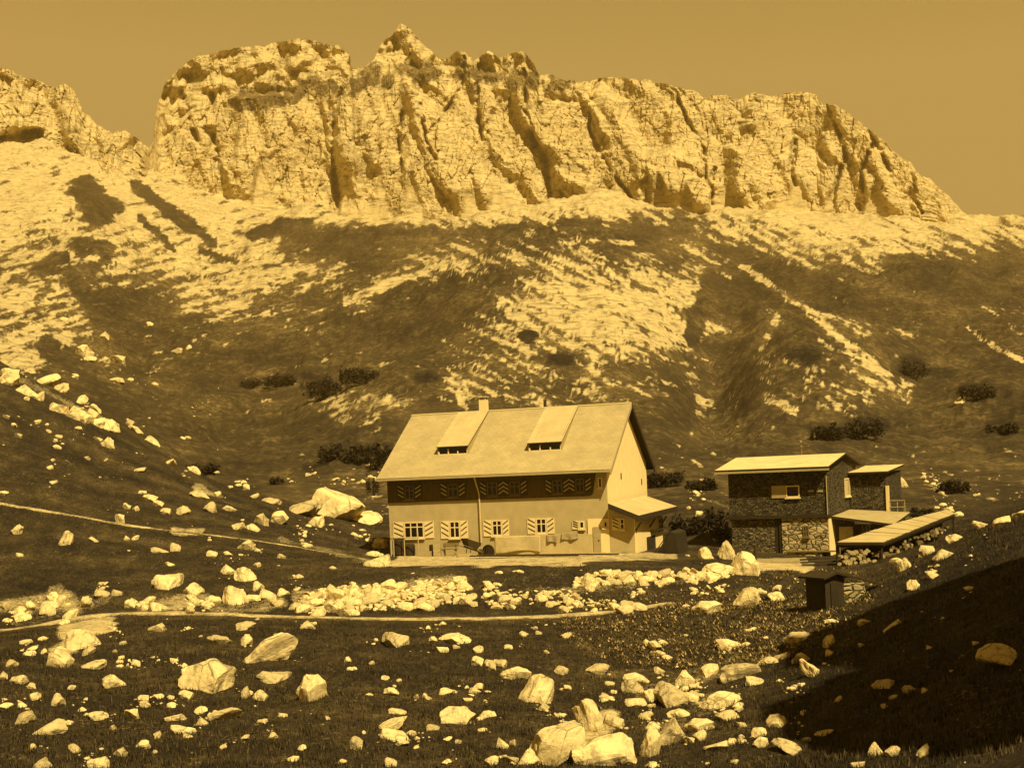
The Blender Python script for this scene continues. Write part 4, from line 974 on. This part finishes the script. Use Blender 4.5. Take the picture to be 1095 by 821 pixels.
for sy in (-1,1):
    mb = MB(); mb.tube((.75,sy*.12,.2),(-.75,sy*.35,.75),.03); mb.build('handle', M['wood_mid'], t)
    mb = MB(); mb.tube((-.15,sy*.22,.5),(-.25,sy*.26,0),.025); mb.build('leg', M['metal_dark'], t)
mb = MB(); mb.tube((.75,-.05,.2),(.75,.05,.2),.2,.2,18); mb.build('wheel', M['metal_dark'], t)
for k,(px,yv,w_,h_,lab) in enumerate(((456,-1.5,.7,.35,'pale low wooden crate on the ground left of the bench'),(468,-1.3,.45,.8,'tall narrow pale crate standing left of the bench'),(497,-1.9,.9,.22,'flat pale crate lying right of the bench'))):
    t = thing('wooden_crate', at_hut(px,599,yv), -H1.th+.2*k, lab, 'crate', 'crates in front of the hut'); mb = MB(); hw_ = w_/2
    for q in range(3):
        z0_ = h_*q/3+.01; z1_ = h_*(q+1)/3-.01
        for sy in (-.22,.20): mb.box(-hw_,sy,z0_,hw_,sy+.02,z1_)
        for sx in (-hw_,hw_-.02): mb.box(sx,-.198,z0_,sx+.02,.198,z1_)
    mb.build('slatted_side', M['wood_pale'], t); mb = MB(); mb.box(-hw_+.022,-.197,0,hw_-.022,.197,.02); mb.build('bottom', M['wood_pale'], t)
# planks lying on the terrace
for k,(px,yv,LL,rz0,lab) in enumerate(((585,-3.0,9.0,.02,'long dark plank lying on the terrace in front of the hut, nearest the wall'),(560,-3.5,7.0,-.03,'shorter dark plank lying on the terrace in front of the long one'))):
    p = at_hut(px,600,yv); mb = MB(); mb.box(-LL/2,-.12,.03,LL/2,.12,.10); o = mb.build('plank', M['wood_dark'], bevel=.01); o.location = p+Vector((0,0,.05)); o.rotation_euler = (0,R(.6),-H1.th+rz0); tag(o, lab, 'plank', 'planks on the terrace')
# dark sheeted heap right of the annex
p = H1.loc(718, 592, 'y', 2.0); w = on_hut(p.x, 2.0); 
t = thing('sheeted_heap', Vector((w.x,w.y,ground_z(w.x,w.y))), -H1.th, 'dark triangular sheeted heap leaning against the right side of the annex', 'covered heap')
mb = MB(); mb.prism([(-.95,-1.0,-.3),(.75,-1.0,-.3),(.55,-1.0,1.25),(.15,-1.0,1.4)], (0,3.2,0)); mb.build('tarpaulin', M['cloth_dark'], t, bevel=.06)
mb = MB(); mb.tube((-.9,-1.03,.0),(.2,-1.03,1.43),.03); mb.build('pole', M['wood_dark'], t)

# ------------------------------------------------------------------ the wooden chalet
H2 = Frame(887, 594, 84, R(28), 6.6, 7.8)
L2 = -H2.loc(783, 592, 'y', 0).x; D2 = 7.8
ch2 = thing('wooden_chalet', H2.o, -H2.th, 'smaller chalet with dark shingled timber storey on pale rubble masonry and bright low roof', 'chalet')
zf = H2.loc(835, 553, 'y', -.2).z            # floor beam
ridge2 = H2.loc(911, 484, 'y', D2/2).z; e2 = H2.loc(893, 498, 'y', -.7).z; p2 = (ridge2-e2)/(D2/2+.7); wz2 = e2+.7*p2-.12
mb = MB(); mb.box(-L2-.05,-.06,zf+.12,.05,D2,wz2); mb.build('timber_storey', M['shingle_wall'], ch2)
xm = H2.loc(837, 590, 'y', 0).x
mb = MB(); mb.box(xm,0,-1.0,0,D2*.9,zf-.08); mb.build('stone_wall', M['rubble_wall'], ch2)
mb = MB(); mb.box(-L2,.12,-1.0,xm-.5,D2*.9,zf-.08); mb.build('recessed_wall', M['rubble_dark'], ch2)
mb = MB(); mb.box(.004,.0,-1.0,.06,D2*.55,zf-.05); mb.build('side_wall', M['white'], ch2)
mb = MB(); mb.box(-L2-.15,-.14,zf-.08,.12,D2*.95,zf+.118); mb.build('floor_beam', M['wood_dark'], ch2)
mb = MB(); mb.box(xm-.48,.1,-.8,xm-.30,.3,zf-.09); mb.box(xm-.2,.05,-.8,xm-.06,.2,zf-.09); mb.build('post', M['wood_dark'], ch2)
mb = MB(); a = H2.loc(843,600,'y',-.5); b = H2.loc(873,600,'y',-.5); mb.box(a.x,-.6,-1.2,b.x+.4,-.003,.28); pl = mb.build('plinth', M['rubble_wall'], ch2)
mb = MB(); mb.box(a.x-.1,-.68,.285,b.x+1.2,-.0035,.35); mb.build('plinth_slab', M['wood_mid'], ch2)
mb = MB(); mb.prism([(.052,-.0,wz2),(.052,D2,wz2),(.052,D2/2,ridge2-.15)],(-.1,0,0)); mb.prism([(-L2-.052,0,wz2),(-L2-.052,D2,wz2),(-L2-.052,D2/2,ridge2-.15)],(.1,0,0)); mb.build('gable', M['wood_dark'], ch2)
mb = MB(); o2, s2, s3 = .7, .75, .35
roof_slab(mb, [Vector((-L2-s2,-o2,e2)),Vector((s3,-o2,e2)),Vector((s3,D2/2,ridge2)),Vector((-L2-s2,D2/2,ridge2))], .10)
roof_slab(mb, [Vector((s3,D2+o2,e2)),Vector((-L2-s2,D2+o2,e2)),Vector((-L2-s2,D2/2,ridge2-.002)),Vector((s3,D2/2,ridge2-.002))], .10)
r2 = mb.build('roof', [M['roof2'], M['wood_dark']], ch2)
mb = MB(); mb.box(-L2-s2,-o2-.08,e2-.26,s3+.03,-o2+.04,e2-.13); mb.build('eaves_board', M['wood_pale'], r2)
mb = MB(); c = H2.loc(857,488,'y',D2/2+.6); mb.tube((c.x,D2/2+.6,ridge2-.6),(c.x,D2/2+.6,ridge2+.5),.07,.07,10); mb.tube((c.x,D2/2+.6,ridge2+.53),(c.x,D2/2+.6,ridge2+.66),.13,.06,10); mb.build('stove_pipe', M['wood_mid'], r2)
win(ch2, H2, 'y', -.06, 840.5,519,855,531.5, mull=(), bars=(), shut=(15,0), stripes=False, sh_mat='wood_pale')
win(ch2, H2, 'y', 0, 859,562,865,574, mull=(1,), bars=(.5,), shut=(0,0), frame='wood_mid')
for a, b in ((864,870.5),(873,880)):
    p = H2.loc(a,525,'y',-.06); q = H2.loc(b,525,'y',-.06); mb = MB(); mb.box(p.x,-.10,p.z-.06,q.x,-.063,p.z+.06); mb.build('vent_slot', M['wood_pale'], ch2)
p = H2.loc(886,530,'y',-.1); mb = MB(); mb.tube((.02,-.12,zf+.1),(.02,-.12,wz2-.6),.035); mb.build('corner_batten', M['wood_pale'], ch2)
win(ch2, H2, 'x', .055, 903,511,911,530, mull=(1,), bars=(), shut=(0,0), out=1)
q0 = H2.loc(904,520,'x',.09); q1 = H2.loc(910,520,'x',.09); zq0 = H2.loc(907,529,'x',.09).z; zq1 = H2.loc(907,513,'x',.09).z
mb = MB(); ym = (q0.y+q1.y)/2; mb.box(.10,q0.y,zq0,.12,ym-.12,zq1); mb.box(.10,ym+.12,zq0,.12,q1.y,zq1); mb.build('curtain', M['cloth'], ch2)
mb = MB(); g = H2.loc(899.5,577,'x',.062); mb.box(.064,g.y-.12,g.z-.5,.09,g.y+.12,g.z+.6); mb.build('slit_window', M['glass'], ch2)
mb = MB(); g = H2.loc(914,520,'x',.1); mb.tube((.12,D2-.25,zf),(.12,D2-.25,wz2),.05); mb.build('downspout', M['wood_mid'], ch2)
# rear wing with its own pale roof, railing and post
bx0 = H2.loc(921,545,'y',D2+.0).x; bx1 = H2.loc(955,545,'y',D2).x; zr = H2.loc(940,502,'y',D2-.3).z
mb = MB(); mb.box(.056,D2-2.0,zf-.3,bx1,D2+3,zr-.14); mb.build('rear_wing', M['shingle_wall'], ch2)
mb = MB(); roof_slab(mb, [Vector((.06,D2-2.4,zr-.1)),Vector((bx1+.25,D2-2.4,zr-.1)),Vector((bx1+.25,D2+3,zr+.28)),Vector((.06,D2+3,zr+.28))], .12); mb.build('rear_roof', [M['roof2'], M['wood_dark']], ch2)
mb = MB(); mb.box(bx1+.004,D2-2.1,zf-.3,bx1+.2,D2-1.9,H2.loc(953,519,'y',D2-2).z); mb.build('white_post', M['white'], ch2)
rl = MB(); xr0 = bx1+.24; xr1 = xr0+.95; zb_ = H2.loc(962,549,'y',D2-2).z; zt_ = H2.loc(962,535,'y',D2-2).z
for x_ in (xr0,(xr0+xr1)/2,xr1): rl.tube((x_,D2-2,zb_),(x_,D2-2,zt_),.03)
for z_ in (zb_+.05,(zb_+zt_)/2,zt_): rl.tube((xr0-.1,D2-2.04,z_),(xr1+.05,D2-2.04,z_),.028)
rl.build('railing', M['wood_pale'], ch2)
mb = MB(); mb.box(xr0-.2,D2-2.2,zb_-.15,xr1+.1,D2,zb_-.02); mb.box(xr1-.1,D2-2.1,zb_-2.2,xr1,D2-2.0,zb_-.152); mb.build('balcony', M['wood_dark'], ch2)
# low turf roofed lean-to on the gable side
zl = H2.loc(950,553,'y',-.1+3).z; X1 = H2.loc(957,556,'y',1.2).x; zl0 = H2.loc(900,548,'x',.4).z
mb = MB(); roof_slab(mb, [Vector((.07,.6,zf-.02)),Vector((X1,.9,zf-.62)),Vector((X1+.1,5.6,zf-.1)),Vector((.07,5.6,zf+.18))], .16); mb.build('lean_to_roof', [M['wood_pale'], M['wood_dark']], ch2)
mb = MB(); mb.box(.07,3.0,-1.0,X1-.5,3.2,zf-.7); mb.build('lean_to_wall', M['wood_mid'], ch2)
mb = MB(); 
for x_ in (X1-.35, X1*.5): mb.box(x_,1.0,-1,x_+.14,1.14,zf-.62-.0)
mb.build('lean_to_post', M['wood_dark'], ch2)
mb = MB(); mb.box(.35,1.3,-.8,1.25,1.36,zf-.75); mb.build('board_door', M['wood_pale'], ch2)
win(ch2, H2, 'y', 3.0, 922,561,931,568, mull=(1,), bars=(), shut=(0,0))

# ------------------------------------------------------------------ plank roofed firewood shelter
a = at(897,580,74); b = at(944,578,72.5); c = at(1020,549,79); d = at(1006,548,82); e = at(905,576,78)
sh = thing('firewood_shelter', Vector((a.x, a.y, ground_z(a.x,a.y))), 0, 'long open shelter with bright sloping plank roof over stacked firewood', 'shelter')
O = sh.location
pA = at(896,580,73.0); pB = at(944,580,72.0); pC = at(1021,549,80.0); pD = at(1012,545.5,82.5); 
roofpts = [pA, pB, pC, pD, at(960,559.5,78.5)]
mb = MB(); loc_ = [p-O for p in roofpts]
mb.prism([p-Vector((0,0,.14)) for p in loc_], (0,0,.13)); sr_ = mb.build('plank_roof', M['wood_dark'], sh)
mb = MB(); pn = 16; 
def lerp(p,q,t): return p*(1-t)+q*t
left_e = [pA, at(960,559.5,78.5), pD]; 
for k in range(pn):
    t0, t1 = k/pn, (k+.93)/pn
    def lft(t): 
        return lerp(left_e[0], left_e[1], t*2) if t < .5 else lerp(left_e[1], left_e[2], t*2-1)
    def rgt(t): return lerp(pB, pC, t)
    u0 = Vector((0,0,.0+random.uniform(0,.03)))
    q = [lft(t0)-O+u0, rgt(t0)-O+u0, rgt(t1)-O+u0, lft(t1)-O+u0]
    q = [x+ (x-(q[0]+q[2])/2).normalized()*.04*random.random() for x in q]
    mb.prism(q, (0,0,.045))
mb.build('roof_boards', M['roof2'], sh)
for (p_, k) in ((pA,.97),(pB,.97),(lerp(pB,pC,.35),.98),(lerp(pB,pC,.7),.98),(pC,.98)):
    w = p_-O; gz_ = ground_z(p_.x, p_.y+.3)-O.z; mb = MB(); mb.tube((w.x, w.y+.3, min(gz_, w.z-.5)-.2),(w.x, w.y+.3, w.z-.1),.07,.06); mb.build('post', M['wood_dark'], sh)
mb = MB(); mb.tube(pA-O-Vector((0,-.2,.2)), pB-O-Vector((0,-.2,.2)), .08); mb.tube(pB-O-Vector((0,-.2,.2)), pC-O-Vector((0,-.2,.2)), .08); mb.build('beam', M['wood_dark'], sh)
# back boarding keeps the inside dark
bl = [lerp(pA,pD,.02)+Vector((.3,1.2,-.2)), pD+Vector((-.3,-.2,-.2))]
mb = MB(); q0 = bl[0]-O; q1 = bl[1]-O; g0_ = ground_z(bl[0].x,bl[0].y)-O.z-.2; g1_ = ground_z(bl[1].x,bl[1].y)-O.z-.2
mb.prism([(q0.x,q0.y,g0_),(q1.x,q1.y,g1_),tuple(q1),tuple(q0)], (0,.08,0)); mb.build('back_boards', M['wood_dark'], sh)
# logs: split firewood stacked under and before the shelter
lm = MB(); lm.tube((0,-.25,0),(0,.25,0),.5,.5,7); log0 = lm.build('firewood_log', M['wood_pale']); lme = log0.data; bpy.data.objects.remove(log0)
lme2 = lme.copy(); lme2.materials.clear(); lme2.materials.append(M['wood_mid'])  # darker log copy, the shelter's inner shade put into its colour
nl = 0; logr = random.Random(3)
LOGS = [(899,590,0),(905,597,0),(914,600,0)]
for k in range(110):
    t = logr.random(); px = 902+logr.random()*112; top_y = 580 if px < 944 else 580-(px-944)*.40
    lowy = 603 if px < 945 else 603-(px-945)*.55
    py = logr.uniform(top_y+8, max(lowy, top_y+12)); Y = 72.6 if px < 944 else 72.6+(px-944)*.095
    p = at(px, py, Y); g = ground_z(p.x, p.y); 
    if p.z < g+.05: p.z = g+.05
    o = bpy.data.objects.new('firewood_log', lme if logr.random() < .25 else lme2); COL.objects.link(o); r_ = logr.uniform(.08,.22); o.location = p; o.scale = (r_*logr.uniform(.8,1.6), logr.uniform(.5,.9), r_); o.rotation_euler = (logr.uniform(-.15,.15), logr.uniform(0,3), logr.uniform(-.4,.4))
    tag(o, 'split log in the firewood heap under the plank roofed shelter', 'log', 'split logs heaped under the shelter')
for k in range(34):
    px = 897+logr.random()*32; py = 588+logr.random()*16; p = at(px,py,71.5); g = ground_z(p.x,p.y)
    if p.z < g+.08: p.z = g+.08
    if p.z > g+1.1: p.z = g+logr.uniform(.1,1.0)
    o = bpy.data.objects.new('firewood_log', lme); COL.objects.link(o); r_ = logr.uniform(.12,.22); o.location = p; o.scale = (r_, .6, r_*1.3); o.rotation_euler = (0, logr.uniform(0,3), logr.uniform(-.4,.4))
    tag(o, 'pale log in the bright stack at the lower end of the shelter', 'log', 'pale logs stacked at the lower end of the shelter')
# sawn boards by the plinth
for k, (px,py,lab) in enumerate(((878,597,'upper'),(879,600.5,'middle'),(880,604,'lowest'))):
    p = at(px,py,75-.3*k); mb = MB(); mb.box(-1.2,-.14,-.04,1.2,.14,.04); o = mb.build('board', M['wood_dark'], bevel=.006); p.z = max(p.z, ground_z(p.x,p.y)+.05); o.location = p; o.rotation_euler = (0,R(-2+2*k),R(-12+9*k)); tag(o, lab+' dark board stacked between the chalet plinth and the log stack', 'board', 'dark boards beside the plinth')
# bright slab terrace edge before the chalet and its kerb post
p = at(827,606,78); mb = MB(); mb.box(-1.9,-.5,-.25,2.0,1.6,.04); o = mb.build('stone_slab', M['gravel'], bevel=.03); p.z = ground_z(p.x,p.y)+.08; o.location = p; o.rotation_euler = (0,0,-R(10)); tag(o, 'pale flat stone landing in front of the chalet', 'slab')
p = at(808,606,77); p.z = ground_z(p.x,p.y); mb = MB(); mb.tube((0,0,-.2),(0,0,1.05),.09,.08,8); o = mb.build('wooden_post', M['wood_dark']); o.location = p; tag(o, 'short dark wooden post left of the stone landing', 'post')

# ------------------------------------------------------------------ small dark shed
s0 = ground_hit(904, 645)
ws = 27/F*s0.y; hs = 32/F*s0.y
sd = thing('small_shed', s0, R(28), 'small black timber shed with low pitched roof below the chalet', 'shed')
mb = MB(); mb.prism([(-ws,0,-.6),(0,0,-.6),(0,0,hs*.86),(-ws*.55,0,hs*1.02),(-ws,0,hs*.90)], (0,1.3,0)); mb.build('wall', M['wood_dark'], sd)
mb = MB()
def rs(x0,z0,x1,z1): mb.poly([(x0,-.25,z0),(x1,-.25,z1),(x1,1.5,z1),(x0,1.5,z0),(x0,-.25,z0+.08),(x1,-.25,z1+.08),(x1,1.5,z1+.08),(x0,1.5,z0+.08)])
rs(-ws-.25,hs*.87,-ws*.55,hs*1.03); rs(-ws*.55,hs*1.03,.3,hs*.84); mb.build('roof', M['wood_dark'], sd)
mb = MB(); mb.box(-ws*.75,-.05,-.4,-ws*.35,-.003,hs*.72); dd = mb.build('door', M['cloth_dark'], sd); mb = MB(); mb.box(-ws*.42,-.08,hs*.35,-ws*.39,-.051,hs*.40); mb.build('handle', M['metal_dark'], dd)
# leaning roof board right of the shed
p = at(918,618,s0.y+.4); mb = MB(); mb.box(-1.0,-.35,-.04,1.0,.35,.04); o = mb.build('plank', M['wood_dark'], bevel=.01); o.location = p; o.rotation_euler = (0,R(17),R(5)); tag(o, 'dark plank sloping down from the roof of the small shed', 'plank')
p = ground_hit(914,641); pg = p.z; mb = MB(); mb.box(-.55,-.1,-.3,.45,.15,.75); o = mb.build('stone_wall', M['rubble_wall'], bevel=.03); o.location = (p.x,p.y,pg); o.rotation_euler = (0,0,R(-10)); tag(o, 'short piece of rubble wall holding the sloping plank beside the small shed', 'wall')

# ------------------------------------------------------------------ crag pair added out of view on the right, shaped to shade the bank
def shade_crag(cx, cy, rx, ry, h, seed):
    n, m_ = 260, 140; th, ph = np.meshgrid(np.linspace(0, 2*np.pi, n), np.linspace(0, 1, m_))
    r = np.sqrt(1-ph**1.6*.93)*(1+.12*fbm(np.cos(th)*7+seed, np.sin(th)*7+ph*5, 4, seed+9)+.16*fbm(np.cos(th)*1.6+seed, np.sin(th)*1.6+ph*2, 4, seed)+.10*ridged(np.cos(th)*4, np.sin(th)*4+ph*3, 3, seed+2))
    X = cx+rx*r*np.cos(th); Y = cy+ry*r*np.sin(th); Zc = -8+(h+8)*ph + 3.0*ridged(X/3.5, Y/3.5, 4, seed)*ph
    V = np.stack([X,Y,Zc], -1).reshape(-1,3)
    V[:, :2] += (.35*fbm(V[:,0]*1.3+V[:,2]*.7, V[:,1]*1.3-V[:,2]*.9, 4, seed+3))[:, None]; me = mesh_np('shade_crag', V, grid_faces(m_, n), M['rock'], False); o = link('shade_crag', me); return tag(o, kind='structure')
shade_crag(26.6, 24.5, 9.3, 10, 24.2, 5); shade_crag(22.5, 16, 9, 8.5, 21, 8)

# ------------------------------------------------------------------ sky, sun, air, camera
W = bpy.data.worlds.new('World'); S.world = W; W.use_nodes = True; nt = W.node_tree; bg = nt.nodes['Background']
sky = nt.nodes.new('ShaderNodeTexSky'); sky.sky_type = 'NISHITA'; sky.sun_disc = False
sky.sun_elevation = SUN_EL; sky.sun_rotation = math.pi - SUN_AZ; sky.air_density = 1.0; sky.dust_density = .6; sky.altitude = 1800
b_ = nt.nodes.new('ShaderNodeRGBToBW'); nt.links.new(sky.outputs[0], b_.inputs[0])
mx = nt.nodes.new('ShaderNodeMix'); mx.data_type = 'RGBA'; mx.blend_type = 'MULTIPLY'; mx.inputs[0].default_value = 1
cap = nt.nodes.new('ShaderNodeMath'); cap.operation = 'MINIMUM'; nt.links.new(b_.outputs[0], cap.inputs[0]); cap.inputs[1].default_value = 2.5
nt.links.new(cap.outputs[0], mx.inputs[6]); mx.inputs[7].default_value = (1.0, .645, .18, 1)
nt.links.new(mx.outputs[2], bg.inputs[0]); bg.inputs[1].default_value = .12
sd_ = Vector((math.sin(SUN_AZ)*math.cos(SUN_EL), -math.cos(SUN_AZ)*math.cos(SUN_EL), math.sin(SUN_EL)))
sl = bpy.data.lights.new('sun', 'SUN'); sl.energy = 5.0; sl.angle = R(.5); sl.color = (1, .84, .52)
so = bpy.data.objects.new('sun', sl); COL.objects.link(so); so.rotation_euler = sd_.to_track_quat('Z', 'Y').to_euler()
if True:
    mb = MB(); mb.box(-1500,-120,-62,1500,1700,720); hz = mb.build('haze', bpy.data.materials.new('pale_air')); m = hz.data.materials[0]; m.use_nodes = True
    n = m.node_tree.nodes; n.clear(); out = n.new('ShaderNodeOutputMaterial'); pv = n.new('ShaderNodeVolumePrincipled')
    pv.inputs['Color'].default_value = (1.0, .66, .17, 1); pv.inputs['Density'].default_value = .00013; pv.inputs['Anisotropy'].default_value = 0.0
    m.node_tree.links.new(pv.outputs[0], out.inputs['Volume']); tag(hz, 'thin pale mountain air between the viewer and the cliffs', 'haze', None, 'stuff')
cam = bpy.data.cameras.new('camera'); co = bpy.data.objects.new('camera', cam); COL.objects.link(co); S.camera = co
cam.sensor_width = 36; cam.lens = 36*F/1095; cam.shift_x = 0; cam.shift_y = (HY-410.5)/1095; cam.clip_start = .1; cam.clip_end = 20000
ex = Vector((cr,0,-sr)); ey = Vector((sr,0,cr)); ez = Vector((0,-1,0))
co.matrix_world = Matrix(((ex.x,ey.x,ez.x,0),(ex.y,ey.y,ez.y,0),(ex.z,ey.z,ez.z,0),(0,0,0,1)))
S.view_settings.view_transform = 'Standard'; S.view_settings.look = 'None'; S.view_settings.gamma = 1; S.view_settings.exposure = .62
S.render.engine = 'CYCLES'; S.cycles.max_bounces = 4; S.cycles.volume_bounces = 0; S.cycles.use_denoising = True
